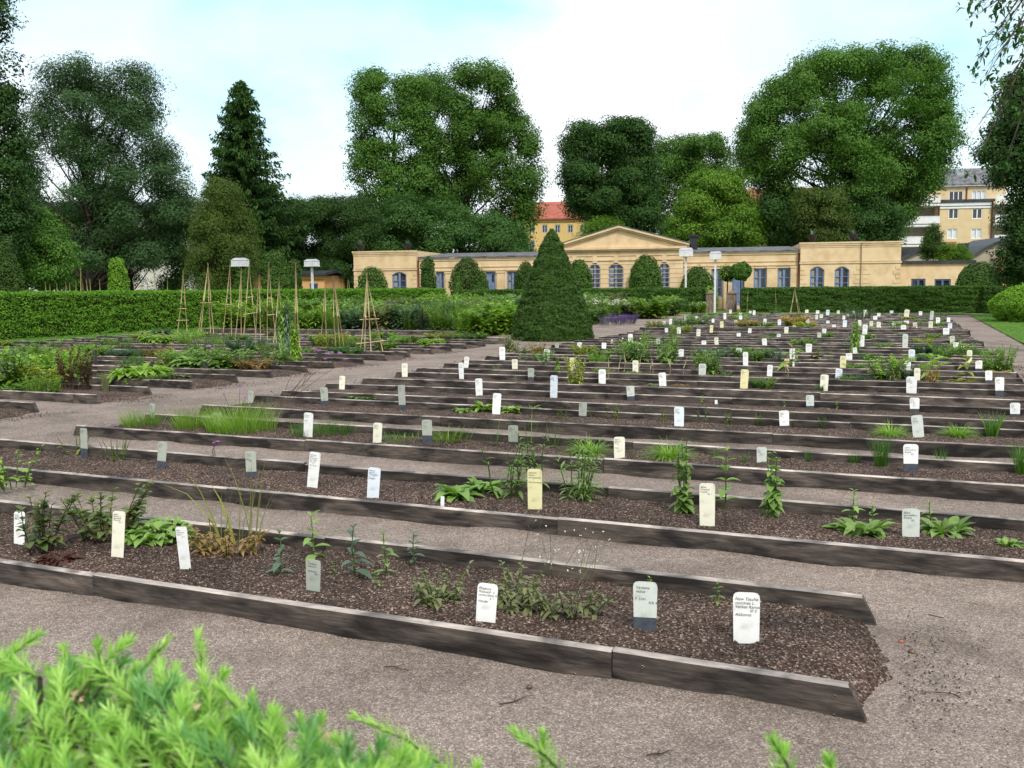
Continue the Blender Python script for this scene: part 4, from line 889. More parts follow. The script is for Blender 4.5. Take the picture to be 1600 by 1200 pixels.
tree('shrubby_tree', 'bright green low leafy tree at the far left above the hedge', [(310, -40, 40), (335, -40, 80), (365, -40, 108), (400, -40, 120), (440, -30, 110)], 48, 'crown_mid', 800, 46, .17, 113, 20, gap=-.2, sig=.36, limbs=8, trunk_r=.16, lobe=.18)
tree('understorey_tree', 'dark green understorey tree below the larch-like tree', [(300, 160, 260), (330, 120, 290), (370, 110, 300), (410, 100, 300), (450, 110, 290)], 66, 'crown_dark', 1178, 48, .184, 114, 205, gap=.10, sig=.5, limbs=10, trunk_r=.2)
tree('understorey_tree', 'dark tree under the spruce left of the pine mass', [(310, 385, 430), (340, 370, 450), (380, 365, 455), (420, 370, 450), (448, 380, 440)], 86, 'crown_dark', 1000, 48, .24000000000000002, 115, 408, gap=.02, sig=.5, limbs=8, trunk_r=.2)
tree('understorey_tree', 'shadowy green undergrowth tree between the tall trees and the left parapet', [(300, 620, 680), (330, 590, 720), (350, 570, 800), (385, 555, 835), (405, 560, 835)], 84, 'crown_dark', 1700, 48, .25, 116, 640, gap=-.02, sig=.55, limbs=12, lobe=.1, nlobe=110, trunk_r=.2)
tree('understorey_tree', 'dark understorey tree beneath the largest tree beside the parapet', [(300, 1190, 1250), (340, 1170, 1420), (375, 1180, 1410), (395, 1190, 1400)], 86, 'crown_dark', 1330, 48, .244, 117, 1215, gap=-.05, sig=.6, limbs=6, trunk_r=.2)
tree('small_tree', 'light green bush-like tree behind the left slope of the pediment', [(338, 945, 965), (352, 915, 970), (372, 900, 965), (390, 905, 960)], 86, 'crown_light', 160, 40, .2, 118, 935, gap=-.2, sig=.5, limbs=4, trunk_r=.12)
tree('small_conifer', 'small dark upright conifer in front of the apartment block', [(356, 1452, 1462), (372, 1445, 1470), (392, 1440, 1474), (410, 1440, 1475)], 72, 'yew', 220, 40, .13, 119, 1457, gap=-.4, sig=.25, limbs=2, trunk_r=.1)
tree('garden_bush', 'leafy green bush growing between the annex roof and the gabled house', [(388, 1475, 1500), (398, 1468, 1510), (412, 1465, 1515)], 71, 'crown_light', 200, 40, .14, 120, 1490, gap=-.4, sig=.3, limbs=2, cat='bush', trunk_r=.08)
tree('understorey_tree', 'dark shadowy tree filling the gap behind the bright leafy tree at far left', [(300, -40, 150), (330, -40, 175), (380, -40, 190), (445, -40, 190)], 70, 'crown_dark', 1300, 48, .22, 121, 60, gap=-.4, sig=.5, limbs=8, trunk_r=.2, lobe=.14, nlobe=90)
# overhanging branch in the upper right corner
def overhang():
    r = np.random.default_rng(7); d = 19; root = empty('overhanging_tree', at(1760, 300, d) * [1, 1, 0]); o = np.array(root.location)
    g = Geo(); gl = Geo(); t0 = at(1740, -120, d) - o
    path_tube(g, [(0, 0, -.1), (0, 0, 3), t0], [.3, .25, .16], 8)
    ends = [(1525, 25), (1545, 100), (1520, 105), (1560, 55), (1580, 130), (1555, 10), (1540, -20), (1600, 40), (1590, 80), (1535, 130), (1600, 150), (1535, 235), (1530, 195), (1570, 170), (1575, 240), (1620, 0), (1640, 90), (1590, 200)]
    for ex, ey in ends:
        e = at(ex, ey, d + r.uniform(-1, 1)) - o; m1 = t0 * .45 + e * .55 + r.normal(0, .15, 3) + [0, 0, .25]
        path_tube(g, [t0, m1, e], [.05, .02, .004], 4)
        for _ in range(7):
            q = m1 + (e - m1) * r.uniform(.35, 1.05) + r.normal(0, .16, 3); k = 6; path_tube(g, [m1 + (e - m1) * .4, q], [.006, .003], 3)
            leaves(gl, np.tile(q, (k, 1)) + r.normal(0, .07, (k, 3)), r.normal(size=(k, 3)) + [-.3, 0, -.35], r.uniform(.10, .17, k), r.uniform(.055, .08, k), .2, .15, 3)
    g.build('trunk', MATS['bark'], root); gl.build('crown', MATS['crown_dark'], root); tag(root, 'overhanging branches with separate leaves against the sky, upper right corner', 'tree')
overhang()

def spruce(label, px, ytop, ybot, hw, d, seed):
    r = np.random.default_rng(seed); p = at(px, ytop, d); H = p[2]; zb = at(px, ybot, d)[2]; R = hw / FPX * d; root = empty('spruce_tree', (p[0], p[1], 0)); g = Geo(); gl = Geo()
    tubes(g, [(0, 0, -.1)], [(0, 0, H)], .30, .02, 8); z = zb
    while z < H - .15:
        t = (z - zb) / (H - zb); Rz = R * 1.5 * min(.95, (1 - t) ** .7 * 1.05 + .04) * r.uniform(.78, 1.12); nb = r.integers(9, 13)
        for i in range(nb):
            a = r.random() * 2 * np.pi; L = Rz * r.uniform(.65, 1.08); n = max(3, int(L / .22)); tt = np.linspace(0.12, 1, n)
            B = np.stack([np.cos(a) * L * tt, np.sin(a) * L * tt, z - L * .30 * tt + L * .22 * tt ** 2.5 + .0 * tt], 1)
            path_tube(g, [(0, 0, z), B[n // 2], B[-1]], [.035, .02, .006], 4)
            k = 9; P = np.repeat(B, k, 0) + r.normal(0, .10, (n * k, 3)) * [1, 1, .5]; P[:, 2] -= np.abs(r.normal(0, .22, n * k)) * np.repeat(tt * .6 + .4, k)
            s = r.uniform(.28, .5, n * k); D = np.stack([np.cos(a) * .5 + r.normal(0, .35, n * k), np.sin(a) * .5 + r.normal(0, .35, n * k), -.75 + r.normal(0, .3, n * k)], 1)
            cards(gl, P, r.normal(size=(n * k, 3)) + [0, 0, .3], s, s * .32, r, 0, D)
        z += .34 * r.uniform(.7, 1.3) * (1 - t * .35)
    gl.build('crown', MATS['crown_dark'], root); g.build('trunk', MATS['bark'], root); tag(root, label, 'tree'); return root
spruce('tall narrow dark spruce with tiered drooping branches, upper left', 376, 125, 415, 60, 78, 31)

# clipped bushes and cones beyond the hedge
bush(581, 416, 450, 23, 66, 'round dark bush before the left parapet wall', 'hedge_dark', 1)
bush(668, 401, 450, 11.5, 60, 'narrow upright column-shaped yew beside the left downpipe', 'yew', 2, 'column_yew', shape='column')
bush(729, 401, 450, 26, 66, 'large dark rounded bush left of the blue door', 'yew', 3)
bush(751, 423, 450, 12, 64, 'small rounded bush tucked against the larger one by the blue door', 'yew', 4)
bush(715, 425, 450, 8, 62, 'tiny pointed cone bush in front of the large dark bush', 'hedge_dark', 5, 'cone_bush', shape='cone')
bush(822, 408, 450, 18, 66, 'rounded bush partly hidden by the left side of the cone-shaped yew', 'yew', 6)
bush(905, 404, 450, 19, 66, 'rounded bush just right of the cone-shaped yew', 'hedge_dark', 7)
bush(1009, 397, 450, 25, 65, 'tall egg-shaped bush between the central arched windows', 'hedge_dark', 8, n=7000)
bush(1090, 415, 450, 25, 64, 'round bush behind the taller white lamp', 'hedge_dark', 9)
bush(1530, 408, 452, 32, 58, 'big dark rounded bush at the right end of the annex', 'yew', 10, n=8000, squash=.9)
bush(1158, 410, 437, 15, 62, 'small round-headed tree on a bare stem by the right blue door', 'hedge_dark', 11, 'standard_tree', 'tree', 'standard', group=None)
bush(1137, 413, 440, 14, 63, 'thin pale sapling beside the round-headed tree', 'hedge_lime', 12, 'young_tree', 'tree', 'standard', n=500, leaf=.12, group=None)
bush(183, 400, 450, 14, 46, 'pale green clipped column above the left hedge', 'hedge_lime', 13, 'clipped_column', shape='column', group='clipped cones behind the left hedge', n=7000, leaf=.10)
bush(430, 392, 450, 20, 50, 'tall rounded clipped cone between the two parts of the outbuilding', 'hedge_dark', 14, 'clipped_cone', shape='column', group='clipped cones behind the left hedge', n=8000, leaf=.10)
bush(458, 405, 450, 13, 52, 'smaller clipped cone right of the tallest clipped cone', 'hedge_dark', 15, 'clipped_cone', shape='column', group='clipped cones behind the left hedge', leaf=.10)
bush(379, 416, 450, 11, 50, 'clipped cone behind the left white lamp', 'hedge_dark', 16, 'clipped_cone', shape='column', group='clipped cones behind the left hedge', leaf=.10)
bush(8, 366, 452, 28, 36, 'dark cone-shaped yew cut by the left edge of the picture', 'yew', 17, 'cone_yew', shape='cone', group=None, n=12000, leaf=.09)
bush(1632, 443, 520, 74, 36, 'bright green rounded bush on the lawn at the right edge', 'hedge_lime', 18, 'leafy_bush', shape='round', group=None, n=26000, leaf=.085)
bush(1290, 446, 455, 20, 56, 'low pale green shrub topping the hedge before the right parapet', 'hedge_lime', 19, 'low_shrub', group=None, n=900)
bush(1110, 448, 455, 12, 60, 'low green shrub seen through the gate gap', 'hedge_lime', 20, 'low_shrub', group=None, n=700)

# gate posts, lamps, canes behind the hedge
def gate_post(px, hw, label, seed):
    p = at(px, 470, 53.0); r = hw / FPX * 53; root = empty('gate_post', (p[0], p[1], 0), -TH); h = at(px, 456, 53.0)[2]
    g = Geo(); prof = [(-.1, r * 1.05), (h * .9, r * .95), (h * .9 + .01, r * 1.12), (h * .96, r * 1.1)]; 
    for (z0, r0), (z1, r1) in zip(prof[:-1], prof[1:]): g.add([(-r0, -r0, z0), (r0, -r0, z0), (r0, r0, z0), (-r0, r0, z0), (-r1, -r1, z1), (r1, -r1, z1), (r1, r1, z1), (-r1, r1, z1)], BOXF, 0)
    g.build('post', MATS['stone_post'], root)
    g = Geo(); r0 = r * .8; g.add([(-r0, -r0, h * .96), (r0, -r0, h * .96), (r0, r0, h * .96), (-r0, r0, h * .96), (0, 0, h * 1.10)], [[0, 1, 4], [1, 2, 4], [2, 3, 4], [3, 0, 4]], 0); g.build('cap', MATS['stone_post'], root)
    tag(root, label, 'post')
gate_post(1111, 6.5, 'weathered square gate post left of the white lamp pole', 1); gate_post(1143, 7, 'weathered square gate post at the end of the right hedge', 2)

def lamp(px, ytop, ybox, hw, d, ang, label):
    p = at(px, ytop, d); H = p[2]; hb = at(px, ybox, d)[2]; w = hw / FPX * d; root = empty('garden_lamp', (p[0], p[1], 0), math.radians(ang)); g = Geo()
    box(g, -.055, .055, -.055, .055, -.1, hb); g.build('pole', MATS['lamp_white'], root)
    zc = hb + (H - hb) * .72; g = Geo(); box(g, -w, w, -w * .75, w * .75, hb + .002, zc); box(g, -w * 1.06, w * 1.06, -w * .8, w * .8, hb + .0, hb + .03); g.build('lamp_box', MATS['lamp_white'], root)
    g = Geo(); v = [(-w * 1.05, -w * .8, zc + .002), (w * 1.05, -w * .8, zc + .002), (w * 1.05, w * .8, zc + .002), (-w * 1.05, w * .8, zc + .002), (-w * .75, -w * .3, H), (w * .75, -w * .3, H), (w * .75, w * .3, H), (-w * .75, w * .3, H)]; g.add(v, BOXF, 0); g.build('lamp_roof', MATS['lamp_roof'], root)
    tag(root, label, 'lamp', 'white box lamps on poles')
lamp(1072, 387, 401, 10.5, 55, -10, 'white box lamp on a pole in front of the right end of the pediment')
lamp(1118, 393, 405.5, 9, 51.5, -12, 'white box lamp on a pole standing between the gate posts')
lamp(375, 403, 416.5, 11, 50, -25, 'white box lamp on a pole left of the low outbuilding')
lamp(487, 405, 416.5, 9.5, 56, -25, 'white box lamp on a pole in front of the low outbuilding')

CANE_N = [0]
def teepee(top, feet, d, label, rails=(), r=.013, zb=0.0, over=.12):
    """canes leaning together: top (px, py), feet px list; rails = heights (py) of tied cross sticks."""
    T = at(top[0], top[1], d); root = empty('cane_wigwam', (T[0], T[1], 0)); o = np.array([T[0], T[1], 0]); rn = np.random.default_rng(int(top[0])); ft = []
    for i, fx in enumerate(feet):
        dy = rn.uniform(-.45, .45) if len(feet) > 2 else rn.uniform(-.25, .25); f = at(fx, 500, d); f = np.array([f[0], f[1] + dy, zb - .05]); ft.append(f)
        e = T + (T - f) * over * rn.uniform(.2, 1) / 2; g = Geo(); m = (f + e) / 2 + rn.normal(0, .015, 3); path_tube(g, [f - o, m - o, e - o], [r, r * .95, r * .8], 6); g.build('cane', MATS['cane'], root)
    for py in rails:
        z = at(top[0], py, d)[2]; t = (z - T[2]) / (zb - T[2]); A = T + (ft[0] - T) * t; B = T + (ft[-1] - T) * t; A = A + (A - B) * .25; B = B + (B - A) * .2; A[2] += rn.normal(0, .03); g = Geo(); tubes(g, [A - o], [B - o], r * .8, r * .7, 5); g.build('crosspiece', MATS['cane'], root)
    tag(root, label, 'cane support', 'cane wigwams in the left-hand beds')
def dpx(px, py, z=.08): return G(px, py, z)[1]
teepee((286, 427), (276, 289), dpx(283, 520), 'leftmost two-cane support in front of the left hedge', (457, 481, 499))
teepee((325, 416), (308, 317, 325, 334), dpx(322, 522), 'dense bundle of tall leaning canes, second support from the left', (472,))
teepee((359, 418), (346, 358), dpx(352, 528), 'two-cane support right of the dense cane bundle', (475,))
teepee((377, 422), (366, 375), dpx(370, 534), 'narrow pair of canes below the left white lamp')
teepee((389, 417), (382, 396), dpx(388, 530), 'pair of canes with two pale crosspieces', (463, 487))
teepee((405, 432), (394, 406), dpx(400, 538), 'shorter cane pair left of the clipped cone')
teepee((420, 417), (414, 430), dpx(420, 540), 'tall cane pair in front of the clipped cone', (466, 490))
teepee((436, 440), (426, 438), dpx(432, 542), 'low cane pair beside the climbing plant')
teepee((462, 417), (456, 468), dpx(462, 556), 'cane pair rising out of the climbing plant')
teepee((508, 441), (498, 509), dpx(503, 530), 'cane pair right of the climbing plant', ())
teepee((521, 434), (521, 529, 536), dpx(523, 548), 'three thin canes with the longest one upright in front')
teepee((573, 433), (563, 571, 582, 596), dpx(578, 552), 'four-cane wigwam nearest the cone-shaped yew', (497, 531))
teepee((1242, 452), (1231, 1238, 1247, 1254), dpx(1242, 490), 'low cane wigwam against the right hedge')
def cane(px, ytop, ybase, label, grp='single canes', d=None, mat='cane', r=.01):
    p = G(px, ybase, .06) if d is None else at(px, 450, d) * [1, 1, 0]; H = at(px, ytop, p[1])[2]; rn = np.random.default_rng(int(px * 7)); g = Geo(); path_tube(g, [(0, 0, -.1), (rn.normal(0, .02), 0, H * .5), (rn.normal(0, .04), 0, H)], [r, r * .9, r * .8], 6)
    o = g.build('plant_cane', MATS[mat], None, p); tag(o, label, 'cane', grp)
for px, y0, y1, l in ((1167, 455, 490, 'leftmost single cane before the right hedge'), (1194, 455, 488, 'second single cane before the right hedge'), (1212, 455, 490, 'third single cane before the right hedge'), (1080, 448, 488, 'dark thin stake in front of the left hedge end by the lamp')):
    cane(px, y0, y1, l, mat='cane' if px > 1100 else 'dark_post')
for i, (px, y0) in enumerate(((71, 440), (78, 444), (89, 442), (102, 440), (110, 441), (118, 438), (127, 416), (129, 441), (137, 437), (142, 436), (156, 436), (211, 438), (223, 440), (244, 425), (262, 437), (385, 440), (536, 436), (543, 438), (546, 437), (556, 440), (529, 441))):
    cane(px, y0, 0, 'thin stake above the left hedge, %s from the left' % ORD[i + 1], 'thin stakes behind the left hedge', 46 if px < 300 else 58, r=.022)

# ------------------------------------------------------------------ plants
def stems_of(rng, n, spread, H, lean, jit=.25, crook=.06, npt=4):
    """n stems as arrays of points (n, npt, 3)."""
    a = rng.random(n) * 2 * np.pi; rr = spread * np.sqrt(rng.random(n)); B = np.stack([rr * np.cos(a), rr * np.sin(a), np.full(n, -.02)], 1)
    h = H * (1 - jit * rng.random(n)); D = np.stack([np.cos(a), np.sin(a), a * 0], 1) * (lean * rng.uniform(.3, 1.2, n) * h)[:, None]; D[:, 2] = h
    t = np.linspace(0, 1, npt)[None, :, None]; P = B[:, None] + D[:, None] * np.concatenate([t ** 1.35, t ** 1.35, t], 2)
    P[:, 1:-1] += rng.normal(0, crook * H * .3, (n, npt - 2, 3)) * [1, 1, .2]; return P

def stem_geo(g, P, r0, r1, m=0, k=5):
    n, q, _ = P.shape; rs = np.linspace(r0, r1, q)
    for i in range(q - 1): tubes(g, P[:, i], P[:, i + 1], rs[i], rs[i + 1], k, m)

def along(P, t):
    q = P.shape[1]; f = t * (q - 1); i = np.clip(f.astype(int), 0, q - 2); w = (f - i)[..., None]; n = np.arange(len(P))[:, None]
    return P[n, i] * (1 - w) + P[n, i + 1] * w

K = {   # n stems, spread, stem height, lean, leaves per stem, leaf (length, width, droop, rise), materials
 'seedling': dict(ns=1, sp=.0, lean=.12, nl=12, L=.36, W=.16, dr=.35, up=.35, leaf='leaf_mid', pair=1, t0=.25),
 'leafy_stems': dict(ns=11, sp=.3, lean=.5, nl=26, L=.30, W=.055, dr=.45, up=.5, leaf='leaf_mid', t0=.15),
 'bushy': dict(ns=16, sp=.3, lean=.6, nl=16, L=.24, W=.13, dr=.3, up=.35, leaf='leaf_mid', t0=.1),
 'climber': dict(ns=5, sp=.10, lean=.10, nl=22, L=.21, W=.17, dr=.5, up=.15, leaf='leaf_mid', t0=.02),
 'shrubby': dict(ns=9, sp=.25, lean=.7, nl=16, L=.21, W=.16, dr=.3, up=.3, leaf='leaf_bronze', t0=.3, stem='stem_brown'),
 'ragged': dict(ns=12, sp=.35, lean=.7, nl=14, L=.28, W=.12, dr=.5, up=.2, leaf='leaf_grey', t0=.05),
 'tobacco': dict(ns=1, sp=.0, lean=.05, nl=11, L=.62, W=.28, dr=.35, up=.45, leaf='leaf_mid', t0=.05),
 'feathery': dict(ns=16, sp=.3, lean=.45, nl=60, L=.09, W=.012, dr=.1, up=.6, leaf='leaf_mid', t0=.1),
 'upright': dict(ns=12, sp=.3, lean=.18, nl=22, L=.16, W=.05, dr=.3, up=.5, leaf='leaf_mid', t0=.1)}

def plant_geo(kind, H, R, seed, leaf=None, flower=None, dens=1.0, seg=3):
    """returns (stem Geo, leaf Geo, flower Geo) of a plant H tall and 2R wide."""
    rng = np.random.default_rng(seed); gs, gl, gf = Geo(), Geo(), Geo(); mats = {}
    if kind in ('tuft', 'chives', 'mound', 'reeds', 'sward'):
        n = int({'tuft': 190, 'chives': 90, 'mound': 330, 'reeds': 60, 'sward': 420}[kind] * dens)
        a = rng.random(n) * 2 * np.pi; rr = R * {'tuft': .75, 'chives': .45, 'mound': .25, 'reeds': .5, 'sward': .95}[kind] * np.sqrt(rng.random(n))
        P = np.stack([rr * np.cos(a), rr * np.sin(a), np.full(n, -.01)], 1); ln = {'tuft': .28, 'chives': .22, 'mound': 1.0, 'reeds': .2, 'sward': .22}[kind]
        D = np.stack([np.cos(a) * ln * rng.random(n) + rng.normal(0, .12, n), np.sin(a) * ln * rng.random(n) + rng.normal(0, .12, n), np.ones(n)], 1)
        L = H * rng.uniform(.6, 1.1, n) * (1.15 if kind == 'mound' else 1); blades(gl, P, D, L, {'tuft': .005, 'chives': .0045, 'mound': .006, 'reeds': .012, 'sward': .006}[kind] * (1 + H), {'tuft': .25, 'chives': .1, 'mound': .75, 'reeds': .3, 'sward': .3}[kind] * rng.uniform(.3, 1.5, n), 4 if kind == 'mound' else 3)
        mats['leaf'] = leaf or 'grass_green'
    elif kind in ('rosette', 'lettuce', 'lowmat'):
        n = int({'rosette': 34, 'lettuce': 60 * (1 + 3 * R), 'lowmat': 150}[kind] * dens); a = rng.random(n) * 2 * np.pi; rr = R * {'rosette': .35, 'lettuce': .5, 'lowmat': .95}[kind] * np.sqrt(rng.random(n))
        P = np.stack([rr * np.cos(a), rr * np.sin(a), .01 + H * (.1 if kind != 'lowmat' else .55) * rng.random(n)], 1)
        up = {'rosette': .75, 'lettuce': .55, 'lowmat': .5}[kind]; D = np.stack([np.cos(a) + rng.normal(0, .4, n), np.sin(a) + rng.normal(0, .4, n), up * rng.uniform(.4, 2.2, n)], 1)
        L = {'rosette': max(R * .85, H * .9), 'lettuce': min(R * .75, .17), 'lowmat': H * .7}[kind] * rng.uniform(.5, 1.1, n); leaves(gl, P, D, L, L * {'rosette': .36, 'lettuce': .42, 'lowmat': .6}[kind], rng.uniform(.3, .8, n), .22, 4 if seg > 2 else 2)
        if kind == 'lowmat': tubes(gs, P[:40] * [1, 1, 0], P[:40], .002, .0015, 3)
        mats['leaf'] = leaf or 'leaf_mid'
    else:
        c = K[kind]; ns = max(1, int(c['ns'] * (dens if c['ns'] > 2 else 1))); P = stems_of(rng, ns, c['sp'] * R * 2, H * .96, c['lean'] * min(1.6, R * 1.6 / max(H, .05)) if c['lean'] > .1 else c['lean'], .3 if ns > 1 else 0)
        stem_geo(gs, P, .004 + H * .006, .0015 + H * .001, k=4); nl = int(c['nl'] * (dens if ns > 1 else 1)); sc = (H + min(2 * R, H)) * .5 if kind not in ('seedling',) else H
        t = np.sort(c['t0'] + (1 - c['t0']) * rng.random((ns, nl)), 1)
        if c.get('pair'): t = np.repeat(np.linspace(c['t0'], 1, nl // 2), 2)[None].repeat(ns, 0)
        B = along(P, t).reshape(-1, 3); tt = t.ravel(); a = (np.arange(ns * nl) * (np.pi if c.get('pair') else 2.4) + (np.repeat(np.arange(nl), 1)[None].repeat(ns, 0).ravel() // 2) * (1.57 if c.get('pair') else 0) + rng.normal(0, .35, ns * nl)) + seed
        up = c['up'] + (tt - .5) * .9 + rng.normal(0, .2, len(tt)); D = np.stack([np.cos(a), np.sin(a), up], 1)
        L = c['L'] * sc * rng.uniform(.55, 1.1, len(tt)) * (1.1 - .5 * tt ** 2); leaves(gl, B, D, L, L * c['W'] / c['L'], c['dr'] * rng.uniform(.4, 1.5, len(tt)), .2, 4 if seg > 3 else seg)
        mats['leaf'] = leaf or c['leaf']; mats['stem'] = c.get('stem', 'stem_green')
        if flower:
            for q in range(ns):
                if rng.random() < .75:
                    e = P[q, -1]; k = 14; cards(gf, e + rng.normal(0, .018 + H * .02, (k, 3)), rng.normal(size=(k, 3)) + [0, 0, 1], .02 + H * .02, .016 + H * .015, rng)
    return gs, gl, gf, mats

NAME = {'seedling': 'leafy_seedling', 'leafy_stems': 'willow_leaved_plant', 'bushy': 'bushy_plant', 'climber': 'climbing_plant', 'shrubby': 'woody_shrub', 'ragged': 'ragged_herb', 'tobacco': 'broad_leaved_plant', 'feathery': 'feathery_plant', 'upright': 'upright_herb',
        'tuft': 'grass_tuft', 'chives': 'chive_tuft', 'mound': 'grass_mound', 'reeds': 'reed_tuft', 'sward': 'dense_grass', 'rosette': 'leaf_rosette', 'lettuce': 'leafy_clump', 'lowmat': 'low_mat_plant'}
PCOUNT = {}
def place_plant(kind, p, H, R, label, seed, leaf=None, flower=None, dens=1.0, group='plants in the beds', flowmat=None, seg=3, stem=None):
    gs, gl, gf, mats = plant_geo(kind, H, R, seed, leaf, flower, dens, seg); root = empty(NAME[kind], p)
    gl.build('leaves', MATS[mats['leaf']], root)
    if gs.n: gs.build('stem', MATS[stem or mats.get('stem', 'stem_green')], root)
    if gf.n: gf.build('flower_head', MATS[flower], root)
    tag(root, label, 'plant', group); return root

def near(kind, px, pyb, w, h, label, leaf=None, flower=None, dens=1.0, z=.09, seed=None, seg=4, stem=None):
    p = G(px, pyb, z); d = math.hypot(p[1], 0); H = h / FPX * d * 1.02; R = w / 2 / FPX * d
    if kind in ('rosette', 'lettuce', 'lowmat', 'mound'): H = H * .9
    return place_plant(kind, p, H, R, label, seed or int(px * 13 + pyb), leaf, flower, dens, seg=seg, stem=stem)
# --- first bed
near('shrubby', 62, 868, 92, 118, 'dark reddish-green shrub behind the leftmost white marker of the first bed', dens=1.1)
near('shrubby', 165, 850, 130, 105, 'tall dark-stemmed shrub behind the narrow cream marker of the first bed', 'leaf_bronze', dens=1.3, seed=5)
near('lettuce', 92, 880, 80, 40, 'low dark red and green foliage at the foot of the dark shrubs', 'leaf_red', dens=.8)
near('bushy', 20, 760, 60, 70, 'pale green leggy plant at the left end of the first bed', 'leaf_lime', dens=.6)
near('lowmat', 245, 845, 105, 42, 'spreading bright green leafy clump between the cream and white markers')
near('ragged', 355, 868, 100, 62, 'drooping straw-coloured plant right of the white marker', 'leaf_brown', dens=1.4)
near('reeds', 375, 856, 130, 175, 'tall thin yellow-green shoots rising above the straw-coloured plant', 'leaf_yellow', dens=.28, seed=11)
for i, (x, y, h, l) in enumerate(((440, 905, 82, 'seedling with broad leaves left of the slate-footed green marker'), (490, 880, 84, 'tall seedling standing behind the slate-footed green marker'), (556, 908, 96, 'tallest broad-leaved seedling right of the slate-footed green marker'),
                               (603, 905, 80, 'pair-leaved seedling, second right of the slate-footed green marker'), (645, 885, 62, 'small upright seedling, third right of the slate-footed green marker'), (520, 900, 30, 'tiny seedling beside the tallest broad-leaved one'))):
    near('seedling', x, y, 40, h, l, 'leaf_mid' if i % 2 else 'leaf_blue', seed=60 + i)
near('seedling', 590, 925, 30, 34, 'small low seedling in front of the pair-leaved seedlings', seed=71)
near('ragged', 690, 950, 80, 72, 'greyish ragged herb left of the white marker with five lines', dens=1.0)
near('ragged', 800, 955, 105, 78, 'greyish ragged herb right behind the white marker with five lines', dens=1.2, seed=73)
near('ragged', 890, 965, 105, 74, 'ragged herb with a rusty curled leaf left of the grey marker', dens=1.1, seed=74)
near('rosette', 932, 935, 26, 22, 'single rusty brown curled leaf lying by the ragged herb', 'rust', dens=.3)
near('seedling', 1120, 950, 24, 46, 'small sprout with two leaves by the back board of the first bed', seed=75)
near('seedling', 1098, 942, 24, 16, 'blue-green sprout near the back board between the last two markers', 'leaf_blue', seed=77)
near('seedling', 1064, 968, 18, 16, 'tiny dark green sprout right of the grey marker', 'leaf_blue', seed=78)
near('seedling', 1015, 925, 20, 30, 'light green sprout just behind the grey marker', 'leaf_lime', seed=79)
def wisps(pts, label, seed):
    r = np.random.default_rng(seed); b0 = G(pts[0][0], pts[0][1], .09); root = empty('wispy_flower_stalks', b0); g = Geo(); f = Geo()
    for px, py, tx, ty in pts:
        g = Geo(); f = Geo()
        b_ = G(px, py, .09) - b0; t = at(tx, ty, (b_ + b0)[1] + r.uniform(-.1, .1)) - b0; m = (b_ + t) / 2 + r.normal(0, .02, 3)
        path_tube(g, [b_, m, t], [.0022, .0016, .0008], 4)
        for _ in range(5):
            q = b_ + (t - b_) * r.uniform(.5, 1); e = q + r.normal(0, .035, 3) + [0, 0, .05]; path_tube(g, [q, e], [.0009, .0006], 3)
            cards(f, e + r.normal(0, .002, (3, 3)), r.normal(size=(3, 3)), .007, .006, r)
        s_ = g.build('stem', MATS['leaf_grey'], root); f.build('petals', MATS['petal_white'], s_)
    tag(root, label, 'plant', 'plants in the beds')
wisps([(870, 955, 905, 850), (880, 955, 918, 838), (890, 955, 925, 850), (860, 950, 860, 835), (850, 950, 842, 822), (900, 955, 948, 845), (800, 950, 828, 818), (895, 958, 935, 832)], 'thin wispy stalks with tiny white flowers above the ragged herbs', 3)
# --- second bed
near('feathery', 180, 722, 48, 46, 'pale feathery clump right of the leftmost marker of the second bed', 'leaf_lime', dens=.8)
near('ragged', 118, 710, 40, 40, 'yellowish drooping wisp left of the leftmost marker of the second bed', 'leaf_yellow', dens=.5)
near('rosette', 716, 782, 58, 68, 'broad strap-leaved green clump right of the thin white stick', dens=1.4)
near('rosette', 752, 772, 46, 62, 'second strap-leaved clump, left of the willow-leaved plants', dens=1.1, seed=3)
near('leafy_stems', 792, 782, 70, 100, 'willow-leaved plant left of the tall yellow marker', dens=.7, leaf='leaf_mid')
near('leafy_stems', 842, 770, 50, 104, 'willow-leaved plant directly behind the tall yellow marker', dens=.6, seed=6, leaf='leaf_mid')
near('leafy_stems', 902, 782, 86, 104, 'widest willow-leaved plant right of the tall yellow marker', dens=.9, seed=7, leaf='leaf_mid')
near('climber', 1068, 808, 40, 138, 'tall twining heart-leaved plant left of the weathered cream marker', dens=1.0)
near('seedling', 1131, 802, 34, 108, 'single-stemmed leafy plant right of the weathered cream marker', seed=9)
near('climber', 1202, 812, 52, 122, 'bushy twining plant, rightmost of the tall ones in the second bed', dens=1.0, seed=13)
near('rosette', 1345, 838, 120, 48, 'wide flat rosette of soft green leaves left of the pale marker', 'leaf_mid', dens=1.5, seed=5)
near('rosette', 1478, 838, 118, 44, 'wide flat rosette of soft green leaves right of the pale marker', 'leaf_mid', dens=1.5, seed=8)
near('rosette', 1575, 858, 60, 34, 'flat green rosette cut by the right edge of the picture', 'leaf_mid', seed=9)
near('seedling', 1332, 815, 18, 56, 'thin upright shoot above the left flat rosette', 'leaf_mid', seed=14)
near('seedling', 1362, 822, 20, 40, 'short upright shoot with one large leaf behind the pale marker', 'leaf_mid', seed=15)
near('seedling', 1452, 822, 22, 46, 'upright shoot with a large leaf right of the pale marker', 'leaf_mid', seed=16)
